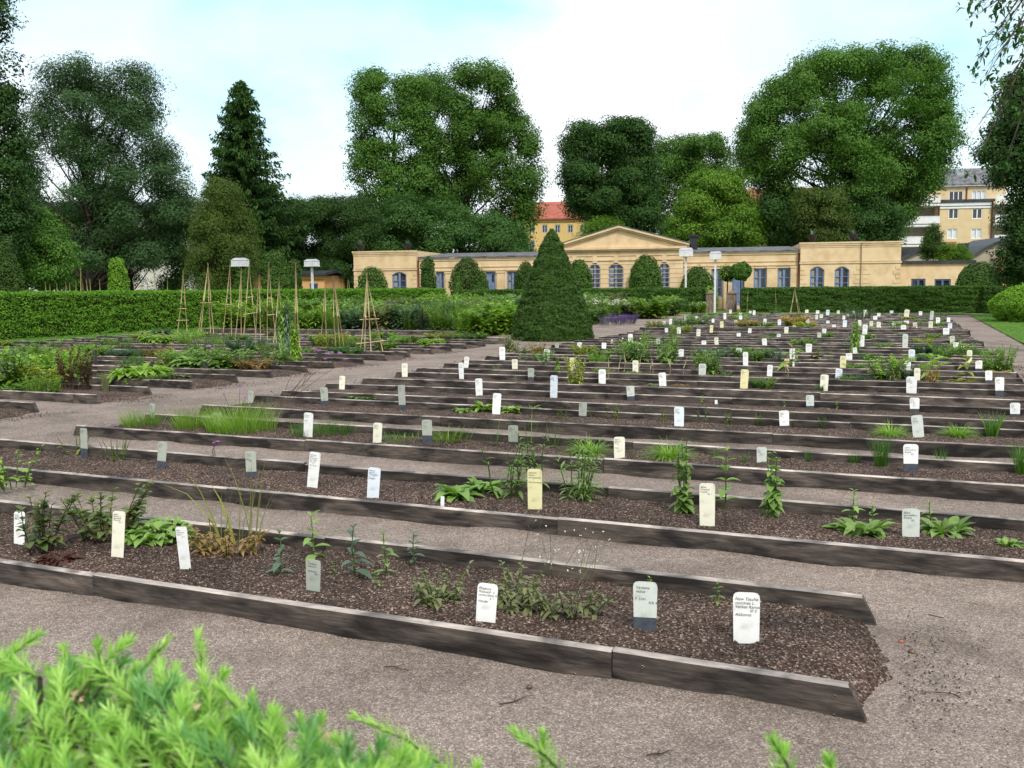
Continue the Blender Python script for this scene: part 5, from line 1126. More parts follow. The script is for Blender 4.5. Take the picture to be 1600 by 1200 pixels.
# --- third bed
near('sward', 222, 668, 62, 40, 'pale grass patch at the left end of the third bed', 'leaf_lime', dens=.7)
near('sward', 300, 672, 60, 46, 'pale grass patch left of the second slate-footed marker', 'leaf_lime', dens=.8, seed=2)
near('sward', 378, 676, 110, 60, 'tallest pale grass patch of the third bed, right of the second marker', 'leaf_lime', dens=1.7, seed=3)
near('sward', 505, 680, 105, 32, 'dense low bright green grass right of the first white marker', 'grass_green', dens=1.6, seed=4)
near('sward', 630, 692, 78, 24, 'sparse low grass between the two middle markers of the third bed', 'grass_green', dens=.8, seed=5)
near('sward', 702, 692, 66, 36, 'light grass right of the slate-footed marker', 'leaf_lime', dens=.9, seed=6)
near('chives', 775, 700, 40, 62, 'chive tuft left of the right-hand slate-footed marker', 'grass_green', dens=.8)
near('chives', 828, 700, 50, 70, 'chive tuft right of the right-hand slate-footed marker', 'grass_green', dens=1.1, seed=2)
near('chives', 866, 702, 34, 58, 'chive tuft beside the lime mound', 'grass_green', dens=.7, seed=3)
near('mound', 920, 712, 66, 46, 'fluffy lime-green grass mound left of the cream marker', 'leaf_lime', dens=1.1)
near('mound', 1045, 720, 78, 48, 'fluffy lime-green grass mound right of the cream marker', 'leaf_lime', dens=1.3, seed=2)
for x, y, w, h, l in ((985, 712, 14, 18, 'small grass sprout right of the cream marker'), (1116, 722, 16, 30, 'thin grass tuft right of the lime mounds'), (1163, 726, 14, 26, 'thin grass tuft left of the pale marker behind the twiner'), (1262, 724, 16, 28, 'small bright grass tuft in mid third bed'), (1376, 728, 40, 62, 'tall bright grass tuft left of the white and slate marker'), (1335, 722, 40, 20, 'low sprawling grass left of the tall tuft'), (1470, 728, 26, 34, 'grass tuft right of the white and slate marker'), (1596, 740, 34, 58, 'bright grass tuft at the right edge of the third bed')):
    near('chives', x, y, w, h, l, 'grass_green', dens=.6 if w < 30 else 1.3, seed=x)
# --- fourth bed
near('rosette', 722, 647, 44, 26, 'broad-leaved clump left of the white marker in the fourth bed', 'leaf_mid', dens=.9)
near('rosette', 756, 643, 34, 34, 'broad-leaved clump directly left of the same white marker', 'leaf_lime', dens=.8, seed=4)
near('rosette', 800, 646, 38, 30, 'broad-leaved clump right of the white marker in the fourth bed', 'leaf_lime', dens=.8, seed=5)
near('rosette', 832, 643, 36, 22, 'low spreading clump, second right of that white marker', 'leaf_mid', dens=.8, seed=6)
for i, (x, y, w, h, l) in enumerate(((877, 656, 26, 28, 'pale variegated herb left of the grey marker'), (928, 652, 20, 16, 'small herb right of the grey marker'), (958, 658, 34, 34, 'variegated herb with wide leaves in the fourth bed'), (1012, 650, 16, 20, 'tiny herb in mid fourth bed'), (1034, 660, 32, 28, 'variegated herb left of the bluish marker'), (1098, 662, 28, 32, 'upright variegated herb right of the bluish marker'), (1140, 662, 26, 28, 'second upright herb right of the bluish marker'))):
    near('upright', x, y, w, h, l, 'leaf_blue' if i % 2 else 'leaf_yellow', dens=.5, seed=80 + i, seg=3)
for x, y, w, h, l in ((1185, 664, 12, 24, 'small bright grass tuft left of the white and slate marker'), (1285, 668, 14, 22, 'small bright grass tuft in the right half of the fourth bed'), (1240, 666, 8, 14, 'hair-thin grass sprout in the right half of the fourth bed')):
    near('chives', x, y, w, h, l, 'grass_green', dens=.5, seed=x)
near('mound', 1392, 684, 70, 36, 'spreading yellow-green grass mound left of the grey marker', 'leaf_lime', dens=1.2, seed=3)
near('mound', 1496, 684, 76, 34, 'spreading yellow-green grass mound right of the grey marker', 'leaf_lime', dens=1.2, seed=4)
near('reeds', 1550, 682, 26, 52, 'upright grass clump at the right end of the fourth bed', 'grass_green', dens=1.0, seed=5)

# --- tall verbenas
def verbena(base, heads, label, seed, z=.09):
    r = np.random.default_rng(seed); b0 = G(base[0], base[1], z); root = empty('tall_verbena', b0); g = Geo(); f = Geo(); fk = G(base[0] + (heads[0][0] - base[0]) * .25, base[1], z) * 0
    for hx, hy, hs in heads:
        t = at(hx, hy, b0[1] + r.uniform(-.15, .15)) - b0; m = t * .5 + r.normal(0, .02, 3) + [0, 0, .02]; path_tube(g, [(0, 0, -.03), m, t], [.003, .0025, .0016], 5)
        s = hs / FPX * b0[1]; n = 46; c = norm(r.normal(size=(n, 3))) * [1, 1, .55]; c[:, 2] = np.abs(c[:, 2]) * .8
        f = Geo(); cards(f, t + c * s * .5 * r.uniform(.6, 1, (n, 1)), c + [0, 0, .3], s * .22, s * .2, r); f.build('flower_head', MATS['petal_purple'], root)
    g.build('stem', MATS['stem_brown'], root); tag(root, label, 'flower', 'tall purple verbenas')
verbena((470, 606), [(490, 545, 11), (518, 551, 9), (497, 548, 10)], 'verbena with purple heads above the path, left of the pair', 1, .02)
verbena((375, 672), [(375, 604, 9), (383, 621, 7), (350, 616, 6)], 'verbena with small purple heads rising from the pale grass', 2)
verbena((340, 722), [(340, 690, 9), (334, 692, 6)], 'short verbena with a purple head before the pale grass patch', 3)
verbena((436, 634), [(513, 551, 10), (531, 552, 11), (540, 561, 7), (508, 561, 7), (474, 553, 7)], 'verbena with a cluster of purple heads in front of the left-hand beds', 4)
verbena((330, 600), [(326, 541, 12), (332, 545, 8)], 'verbena with one large purple head in the left-hand beds', 5)

# --- shared shapes for the plants further back
LIB = {}
DESC = {'leaf_mid': 'green', 'leaf_lime': 'bright light green', 'leaf_yellow': 'yellowish', 'leaf_blue': 'blue-green', 'leaf_grey': 'grey-green', 'leaf_brown': 'withered brown', 'leaf_red': 'dark red', 'leaf_bronze': 'bronze-green', 'grass_green': 'fresh green', 'rust': 'rust-coloured', 'petal_violet': 'violet-flowered', 'petal_white': 'white-flowered'}
NOUN = {'seedling': 'seedling', 'leafy_stems': 'willow-leaved plant', 'bushy': 'bushy plant', 'climber': 'climbing plant', 'shrubby': 'woody shrub', 'ragged': 'ragged herb', 'tobacco': 'broad-leaved plant', 'feathery': 'feathery plant', 'upright': 'upright herb', 'tuft': 'grass tuft', 'chives': 'chive tuft', 'mound': 'grass mound', 'reeds': 'reed tuft', 'sward': 'grass patch', 'rosette': 'leaf rosette', 'lettuce': 'leafy clump', 'lowmat': 'low mat'}
def lib(kind, leaf, var, flower=None, big=False, wide=False):
    key = (kind, leaf, var, flower, big, wide)
    if key not in LIB:
        H0, R0 = (1.0 if big else .5), ((.5 if big else .25) * (2.2 if wide else 1)); gs, gl, gf, mats = plant_geo(kind, H0, R0, 7 * var + len(kind), leaf, flower, (2.2 if big else 1.3) * (2.4 if wide else 1), 2 if kind not in ('mound',) else 3)
        g = Geo()
        for i, q in enumerate((gl, gs, gf)):
            for V in q.V: g.V.append(V)
            for F, m, sm in q.F: g.F.append((F + g.n, i, sm))
            g.n += q.n
        me = g.mesh(NAME[kind], [MATS[mats['leaf']], MATS[mats.get('stem', 'stem_green')], MATS[flower or 'petal_white']]); LIB[key] = (me, H0, R0)
    return LIB[key]
PL = {}
FREE = []
def find_bed(a, b, side=None):
    best = None
    for key, (bf, w, a0, a1) in BEDS.items():
        s = 'R' if a > -9.9 - max(0, (b - 40) * .03) else 'L'
        if key[0] != s: continue
        d = max(bf + .14 - b, b - (bf + w - .12), 0)
        if best is None or d < best[0]: best = (d, key, min(max(b, bf + .14), bf + w - .12))
    return best[1], best[2]
def midp(kind, a, b, H, R, leaf, seed=None, flower=None, z=.085, big=False):
    key, b = find_bed(a, b); seed = seed if seed is not None else int(abs(a * 91 + b * 57)); rn = np.random.default_rng(seed)
    wide = R > H * .85 and kind not in ('rosette', 'seedling', 'tobacco'); me, h0, r0 = lib(kind, leaf, rn.integers(0, 3), flower, big, wide)
    o = link(NAME[kind], me, None, AB(a, b, z), rn.random() * 6.28); o.scale = (R / r0, R / r0, H / h0)
    PL.setdefault(key, []).append((a, o, DESC.get(flower if flower in DESC else leaf, 'green') + ' ' + NOUN[kind])); return o
def mid(kind, px, pyb, w, h, leaf, flower=None, big=False, z=.085):
    if kind == 'tobacco' and w > h: kind = 'bushy'
    p = G(px, pyb, z); a, b = toab(p)
    if leaf == 'petal_violet': big = False
    return midp(kind, a, b, h / FPX * p[1] * 1.15, w / 2 / FPX * p[1] * 1.15, leaf, int(px * 3 + pyb), flower, z, big)

# right-hand field, seen one by one
for q in (('bushy', 886, 612, 26, 52, 'leaf_yellow'), ('seedling', 790, 608, 14, 18, 'leaf_yellow'), ('upright', 757, 587, 14, 12, 'leaf_lime'), ('upright', 865, 590, 10, 14, 'leaf_mid'), ('climber', 876, 578, 16, 24, 'leaf_lime'),
          ('bushy', 832, 573, 26, 24, 'leaf_mid'), ('ragged', 790, 548, 26, 24, 'leaf_grey'), ('ragged', 845, 552, 20, 20, 'leaf_brown'), ('ragged', 815, 556, 20, 18, 'leaf_grey'), ('bushy', 915, 558, 34, 18, 'leaf_yellow'), ('bushy', 935, 566, 34, 22, 'leaf_lime'),
          ('bushy', 970, 562, 30, 30, 'leaf_mid'), ('bushy', 1000, 566, 38, 38, 'leaf_mid'), ('bushy', 1042, 570, 34, 44, 'leaf_mid'), ('tobacco', 1043, 574, 26, 40, 'leaf_mid'), ('leafy_stems', 1045, 553, 16, 46, 'leaf_lime'), ('leafy_stems', 1015, 545, 12, 30, 'leaf_lime'),
          ('lettuce', 1025, 604, 46, 14, 'leaf_bronze'), ('lettuce', 1068, 602, 40, 10, 'leaf_brown'), ('bushy', 1112, 584, 36, 40, 'leaf_mid'), ('bushy', 1085, 580, 24, 26, 'leaf_lime'), ('bushy', 1135, 594, 14, 14, 'leaf_mid'), ('bushy', 1200, 602, 34, 16, 'leaf_mid'),
          ('bushy', 1178, 566, 40, 20, 'leaf_mid'), ('tobacco', 1160, 560, 26, 20, 'leaf_mid'), ('tobacco', 1236, 580, 40, 44, 'leaf_lime'), ('tobacco', 1210, 566, 26, 20, 'leaf_blue'), ('climber', 1334, 552, 26, 54, 'leaf_mid'), ('climber', 1340, 546, 16, 40, 'leaf_lime'),
          ('seedling', 1298, 566, 10, 16, 'leaf_lime'), ('seedling', 1357, 566, 12, 16, 'leaf_lime'), ('tobacco', 1384, 594, 44, 38, 'leaf_lime'), ('tobacco', 1412, 594, 34, 26, 'leaf_blue'), ('ragged', 1394, 597, 22, 36, 'leaf_bronze'), ('tobacco', 1457, 598, 50, 52, 'leaf_lime'), ('ragged', 1456, 604, 16, 36, 'leaf_brown'),
          ('tobacco', 1508, 594, 32, 46, 'leaf_yellow'), ('rosette', 1500, 598, 26, 12, 'leaf_yellow'), ('bushy', 1549, 580, 26, 32, 'leaf_lime'), ('bushy', 1566, 578, 24, 40, 'leaf_mid'), ('rosette', 1562, 586, 30, 14, 'leaf_brown'), ('bushy', 1325, 602, 22, 12, 'leaf_mid'), ('bushy', 1284, 607, 14, 10, 'leaf_mid'),
          ('bushy', 1450, 556, 40, 18, 'leaf_blue'), ('bushy', 1478, 560, 34, 16, 'leaf_mid'), ('bushy', 1500, 556, 30, 22, 'leaf_lime'), ('bushy', 1545, 560, 20, 16, 'leaf_mid'), ('seedling', 1368, 522, 8, 16, 'grass_green'), ('leafy_stems', 1394, 520, 10, 16, 'grass_green'), ('leafy_stems', 1425, 520, 10, 14, 'rust'), ('lowmat', 1305, 518, 46, 8, 'rust'),
          ('bushy', 1170, 514, 34, 12, 'leaf_yellow', 'petal_orange'), ('bushy', 1242, 512, 34, 16, 'leaf_yellow', 'petal_orange'), ('bushy', 1258, 516, 26, 12, 'leaf_lime', 'petal_orange'), ('bushy', 1195, 516, 24, 12, 'leaf_lime'), ('upright', 1160, 512, 8, 10, 'leaf_mid', 'petal_red'), ('bushy', 1068, 514, 30, 18, 'leaf_mid'), ('bushy', 1022, 516, 26, 14, 'leaf_yellow'), ('bushy', 1060, 524, 26, 14, 'leaf_yellow'),
          ('feathery', 1340, 500, 50, 20, 'leaf_blue'), ('bushy', 1093, 508, 30, 18, 'leaf_mid'), ('sward', 590 + 95, 583, 8, 6, 'grass_green'), ('seedling', 1130, 626, 14, 12, 'leaf_mid'), ('seedling', 1020, 618, 12, 10, 'leaf_blue'), ('seedling', 1102, 628, 16, 12, 'leaf_lime'), ('seedling', 1310, 636, 12, 12, 'leaf_lime'), ('seedling', 1230, 632, 14, 12, 'leaf_mid'), ('lowmat', 570, 622, 40, 5, 'leaf_mid')):
    mid(*q[:6], flower=q[6] if len(q) > 6 else None)
rf_ = np.random.default_rng(77)
leafs = ['leaf_mid', 'leaf_lime', 'leaf_lime', 'leaf_yellow', 'leaf_blue', 'grass_green', 'leaf_mid', 'leaf_grey']
for k in range(6, 24):
    bf = BF[k]; n = 6
    for i in range(n):
        a = rf_.uniform(BA0[k] + .4, 1.3); kind = rf_.choice(['bushy', 'upright', 'ragged', 'seedling', 'lettuce', 'leafy_stems', 'feathery', 'lowmat', 'chives']); h = rf_.uniform(.07, .26); midp(kind, a, bf + rf_.uniform(.2, .9), h, h * rf_.uniform(.5, 1.1) + .05, leafs[rf_.integers(0, 8)])
# canes of the bean rows
for i, (x, y0, y1) in enumerate(((950, 562, 592), (966, 566, 592), (974, 550, 588), (1000, 562, 590), (1021, 562, 586), (1046, 560, 592), (1067, 564, 592), (1016, 570, 588), (1230, 570, 596), (1227, 560, 590))):
    cane(x, y0, y1, 'short bean cane among the leafy plants, %s from the left' % ORD[i + 1], 'short bean canes', r=.007, mat='cane')

# left-hand field
for q in (('tobacco', 45, 603, 90, 60, 'leaf_lime'), ('bushy', 20, 600, 60, 52, 'leaf_blue'), ('bushy', 75, 596, 80, 44, 'leaf_lime'), ('tobacco', 80, 606, 50, 40, 'leaf_yellow'), ('bushy', 8, 596, 60, 60, 'leaf_mid'), ('shrubby', 128, 606, 26, 62, 'leaf_red'), ('shrubby', 150, 608, 24, 58, 'leaf_red'), ('shrubby', 168, 605, 24, 58, 'leaf_bronze'),
          ('lowmat', 200, 592, 50, 10, 'leaf_yellow'), ('lowmat', 235, 592, 44, 11, 'leaf_yellow'), ('lowmat', 270, 592, 40, 9, 'leaf_grey'), ('bushy', 100, 575, 50, 26, 'leaf_mid'), ('bushy', 40, 568, 60, 24, 'leaf_lime'), ('ragged', 65, 560, 60, 18, 'leaf_brown'), ('ragged', 245, 558, 36, 16, 'leaf_brown'), ('upright', 192, 565, 12, 18, 'leaf_blue'), ('upright', 220, 566, 10, 18, 'leaf_grey'), ('upright', 137, 566, 18, 22, 'leaf_blue'),
          ('bushy', 320, 570, 60, 26, 'leaf_mid'), ('bushy', 350, 572, 40, 30, 'leaf_mid'), ('feathery', 315, 552, 50, 36, 'leaf_mid'), ('bushy', 385, 574, 50, 32, 'leaf_lime'), ('bushy', 410, 572, 36, 26, 'leaf_mid'), ('bushy', 370, 556, 50, 26, 'leaf_blue'), ('ragged', 395, 578, 50, 18, 'leaf_brown'), ('lettuce', 352, 578, 26, 14, 'leaf_lime'), ('bushy', 300, 566, 46, 18, 'leaf_mid'), ('upright', 420, 562, 22, 30, 'leaf_mid'),
          ('bushy', 515, 545, 44, 24, 'leaf_yellow'), ('bushy', 535, 543, 30, 20, 'leaf_lime'), ('bushy', 584, 551, 34, 24, 'leaf_lime'), ('bushy', 500, 543, 26, 22, 'leaf_mid'), ('bushy', 640, 536, 40, 12, 'leaf_lime'), ('bushy', 685, 532, 36, 12, 'leaf_yellow'), ('bushy', 722, 530, 20, 12, 'leaf_lime'), ('upright', 555, 525, 20, 16, 'leaf_blue'), ('bushy', 600, 530, 26, 10, 'leaf_mid'), ('reeds', 245, 556, 20, 40, 'leaf_grey'), ('reeds', 205, 606, 14, 36, 'leaf_grey')):
    mid(*q[:6])
p = G(463, 566, .08); mid('climber', 457, 562, 34, 92, 'leaf_mid', big=True); mid('climber', 470, 561, 24, 84, 'leaf_blue', big=True); mid('climber', 463, 566, 30, 60, 'leaf_lime', big=True)
for k, bf in enumerate(LF_):
    for i in range(13):
        a = rf_.uniform(-23.2 if bf > 9 else -13.5, -10.9); kind = rf_.choice(['bushy', 'upright', 'ragged', 'lettuce', 'lowmat', 'feathery', 'leafy_stems', 'bushy']); h = rf_.uniform(.1, .34); midp(kind, a, bf + rf_.uniform(.2, .85), h, h * rf_.uniform(.6, 1.1) + .14, leafs[rf_.integers(0, 8)])
# tall perennials
for k, bf in enumerate(PF):
    for i in range(12):
        a = -23 + (i + rf_.uniform(.1, .9)) * 10.2 / 12; kind = rf_.choice(['upright', 'bushy', 'feathery', 'leafy_stems', 'bushy']); lf = ['leaf_lime', 'leaf_mid', 'leaf_lime', 'leaf_blue', 'leaf_mid', 'leaf_grey'][rf_.integers(0, 6)]
        midp(kind, a, bf + rf_.uniform(.3, 1.4), rf_.uniform(.75, 1.25), rf_.uniform(.5, .85), lf, None, None, .12, True)
for q in (('upright', 628, 518, 40, 24, 'rust'), ('upright', 660, 517, 40, 26, 'rust'), ('upright', 680, 515, 20, 20, 'rust'), ('feathery', 948, 498, 46, 28, 'leaf_mid', 'petal_white'), ('bushy', 925, 495, 40, 30, 'leaf_lime', 'petal_white'), ('bushy', 980, 494, 40, 24, 'leaf_grey', 'petal_white'), ('feathery', 965, 506, 30, 16, 'petal_violet'), ('feathery', 985, 505, 30, 15, 'petal_violet'), ('feathery', 940, 508, 22, 16, 'petal_violet'),
          ('bushy', 1012, 497, 50, 30, 'leaf_lime'), ('bushy', 1045, 492, 40, 28, 'leaf_mid'), ('bushy', 1062, 489, 24, 26, 'leaf_lime'), ('bushy', 790, 520, 60, 48, 'leaf_lime'), ('bushy', 755, 522, 50, 36, 'leaf_lime'), ('upright', 725, 523, 40, 32, 'leaf_lime'), ('upright', 690, 521, 50, 32, 'leaf_mid'), ('bushy', 560, 513, 60, 40, 'leaf_mid'), ('feathery', 505, 510, 60, 40, 'leaf_blue'), ('feathery', 540, 508, 60, 40, 'leaf_mid'), ('bushy', 610, 516, 50, 36, 'leaf_mid'), ('upright', 590, 515, 50, 32, 'leaf_blue'),
          ('feathery', 640, 519, 40, 30, 'leaf_lime'), ('bushy', 930, 505, 30, 24, 'leaf_mid'), ('bushy', 1128, 486, 20, 16, 'leaf_lime', 'petal_white')):
    mid(*q[:6], flower=q[6] if len(q) > 6 else None, big=True)
for key, lst in PL.items():
    lst.sort(key=lambda t: t[0]); side, k = key
    for i, (a, o, desc) in enumerate(lst):
        if side == 'R': w = '%s right-hand bed' % ORD[k + 1]
        elif k < 20: w = '%s left-hand bed' % ORD[k + 1]
        else: w = '%s wide perennial bed' % ORD[k - 19]
        tag(o, '%s, %s plant from the left in the %s' % (desc, ORD[i + 1] if i + 1 < len(ORD) else 'last', w), 'plant', 'plants in the beds')

# ------------------------------------------------------------------ plant markers
TEXTS = {1166: 'New T\u00e4schia\ncoccinea L.\nVerket Ramona\n            III 5\nAltkonna', 1008: ' Verbena\n indica :\n\nF. Linn\n            XX 4', 758: 'Phlebium\nPolewolli  \u00a3\nconscribma Fua\n            2 1\nH\u00f6vdel', 489: '  Verbena\n hastata L.\n\n V\u00e4ckaren\n           XX 1',
         291: 'Salvia\nsupinatum\nteucrii\n          X 1', 183: 'Salvia\nmiltior I.\nSpanskfly\nWunder\n         XL 1', 30: 'Hyptis\nfragile\nPilante\n        2 1', 1423: 'Salvia\nabandeflora\nEtiopia\n         XL', 1105: 'Salvia\nLinnaeus\nLuxpar\n         XL 1', 836: 'Panicolin\nincana\nconsequentii\n      1\nSummarienna',
         487: 'Panicum\nvaris  2\nmineralisk\nvar. Lima\nDi. Linn\n      4.\nFrs. havre', 582: 'Phleum\nalpinum 1\nTimotejfox\n       2 1\nSm\u00f6gen', 393: ' Avena\n orient.\n\nM\u00e5nga\n      XX', 132: 'Hordeum\nmurina\nKorn', 251: 'Secale\nmont. L\nR\u00e5g', 968: 'Allium\nsenesc. L\nRyssl.\n      8\n\nYxlan', 668: ' Carex\n\nstarr\n     XI', 481: 'Festuca\nrubra L\n\nsving', 589: 'Lolium\nmulti. 2\nrepens\n      6'}
GEN = ['Poa', 'Briza', 'Iris', 'Rumex', 'Viola', 'Linum', 'Scilla', 'Malva', 'Urtica', 'Silene', 'Inula', 'Geum', 'Mentha', 'Allium']
def text_mesh(body, size, res):
    cu = bpy.data.curves.new('lettering', 'FONT'); cu.body = body; cu.size = size; cu.shear = .3; cu.resolution_u = res; cu.space_line = .92; cu.offset = 0.0
    ob = bpy.data.objects.new('lettering', cu); COL.objects.link(ob); dg = bpy.context.evaluated_depsgraph_get(); me = bpy.data.meshes.new_from_object(ob.evaluated_get(dg)); bpy.data.objects.remove(ob); me.name = 'lettering'; me.materials.clear(); me.materials.append(MATS['ink']); return me
PLATE = {'W': 'white', 'C': 'cream', 'Y': 'yellow', 'B': 'blue_white', 'G': 'grey_green', 'P': 'pale_grey'}
PNAME = {'W': 'white', 'C': 'cream', 'Y': 'yellow', 'B': 'bluish white', 'G': 'grey-green', 'P': 'pale grey'}
def plate_geo(g, w, z0, h, m=0, t=.003, round_=True, rng=None):
    hw = w / 2; c = w * .22; P = [(-hw * .94, z0), (hw * .94, z0)] + [(hw, h - c)] + ([(hw - c * .12, h - c * .45), (hw - c * .45, h - c * .12)] if round_ else []) + [(hw - c, h), (-hw + c, h)] + ([(-hw + c * .45, h - c * .12), (-hw + c * .12, h - c * .45)] if round_ else []) + [(-hw, h - c)]
    if not round_: P = [(-hw, z0), (hw, z0), (hw, h), (-hw, h)]
    prism(g, P, -t / 2, t / 2, m)
MLIB = {}; MK = {}; MARK = []
def marker(px, pyb, w, h, typ, side=None, split=.32):
    p = G(px, pyb, .085); a, b = toab(p)
    if p[1] > 9.5 or typ == 'K':
        key, b2 = find_bed(a, b)
        if BEDS[key][3] < a: a = BEDS[key][3] - .05
        if BEDS[key][2] > a: a = BEDS[key][2] + .05
        p = AB(a, b2, .085)
    else: key, _ = find_bed(a, b)
    rn = np.random.default_rng(int(px * 5 + pyb)); d = p[1]; H = h / FPX * d; W = w / FPX * d * 1.03; rz = -TH * rn.uniform(.2, 1.0) + rn.normal(0, .12); tilt = rn.normal(0, .045); lean = -rn.uniform(0.0, .12)
    if px == 487: tilt = .13
    if px == 582: tilt = .07
    if px == 758: tilt = .05
    if px in (836, 30): tilt = -.02
    if px in (1008, 1166, 1105, 1423): tilt = -.01; rz = -.2
    nearby = typ != 'K' and typ != 'T' and d < 13.5
    if nearby:
        root = empty('plant_marker', p); root.rotation_euler = (lean, tilt, rz); g = Geo(); zb = H * split if 'D' in typ else -.05; c = typ[0]
        plate_geo(g, W, zb if 'D' not in typ else zb, H, 0); g.build('plate', MATS['plate_' + PLATE[c]], root)
        if 'D' in typ: g = Geo(); prism(g, [(-W * .48, -.05), (W * .48, -.05), (W * .47, zb - .001), (-W * .47, zb - .001)], -.0025, .0025); g.build('base_band', MATS['slate_paint'], root)
        body = TEXTS.get(px) or '%s\n%s\n%s\n      %s' % (GEN[int(px) % 14], ['alpina', 'sativa', 'vulgaris', 'repens', 'annua'][int(px) % 5], ['Spanien', 'Sverige', 'Linn.', 'Uppl.'][int(px) % 4], ['XI', 'V', '2', 'IX'][int(pyb) % 4])
        me = text_mesh(body, W * .165, 3 if d < 7 else 1); t = link('lettering', me, root, (-W * .43, -.0035, H - W * .30)); t.rotation_euler = (math.pi / 2, 0, 0)
        nm = PNAME[c]; o = root
    else:
        k = typ
        if k not in MLIB:
            g = Geo()
            if typ == 'T': plate_geo(g, .022, -.04, .25, 0, .002, False); mats = [MATS['plate_white']]
            elif typ == 'K': plate_geo(g, .10, -.05, .25, 0, .022, True); mats = [MATS['dark_post']]
            else:
                zb = .25 * split if 'D' in typ else -.05; plate_geo(g, .10, zb, .25, 0); mats = [MATS['plate_' + PLATE[typ[0]]], MATS['slate_paint'], MATS['ink']]
                if 'D' in typ: box(g, -.047, .047, -.0025, .0025, -.05, zb - .001, 1)
                for q in range(3): box(g, -.035 + q * .004, .02 + .006 * q, -.0022, -.0018, .215 - q * .02, .219 - q * .02, 2)
            MLIB[k] = g.mesh('plant_marker', mats)
        o = link('plant_marker' if typ != 'K' else 'dark_marker', MLIB[k], None, p); o.rotation_euler = (lean, tilt, rz); o.scale = (W / (.022 if typ == 'T' else .10), max(1, min(2, d / 12)) if typ != 'K' else W / .1, H / .25)
        nm = 'thin white' if typ == 'T' else ('dark slate-coloured' if typ == 'K' else PNAME[typ[0]])
    if 'D' in typ: nm += ' slate-footed'
    MARK.append((key, a, o, nm))
NEARM = [(30, 858, 20, 60, 'W'), (183, 880, 20, 84, 'C'), (291, 898, 22, 78, 'W'), (489, 933, 26, 62, 'GD', .17), (758, 981, 33, 72, 'W'), (1008, 996, 38, 90, 'PD', .36), (1166, 1013, 41, 92, 'W'),
 (132, 720, 14, 52, 'GD', .38), (251, 739, 16, 50, 'GD', .38), (393, 752, 18, 48, 'GD', .32), (487, 768, 18, 64, 'W'), (582, 784, 20, 55, 'B'), (691, 799, 6, 24, 'T'), (836, 803, 24, 72, 'Y'), (1105, 828, 24, 75, 'C'), (1423, 847, 26, 54, 'P'),
 (237, 664, 12, 34, 'GD', .33), (339, 676, 14, 32, 'GD', .33), (481, 688, 17, 44, 'W'), (589, 696, 15, 36, 'C'), (668, 698, 16, 43, 'GD', .42), (802, 697, 16, 33, 'GD', .2), (968, 721, 17, 39, 'C'), (1190, 728, 15, 30, 'P'), (1423, 745, 22, 52, 'WD', .4),
 (508, 635, 12, 30, 'GD', .3), (629, 646, 13, 45, 'GD', .3), (775, 650, 13, 36, 'W'), (910, 655, 13, 27, 'GD', .2), (1061, 671, 15, 36, 'B'), (1226, 673, 15, 32, 'WD', .25), (1436, 689, 17, 41, 'P')]
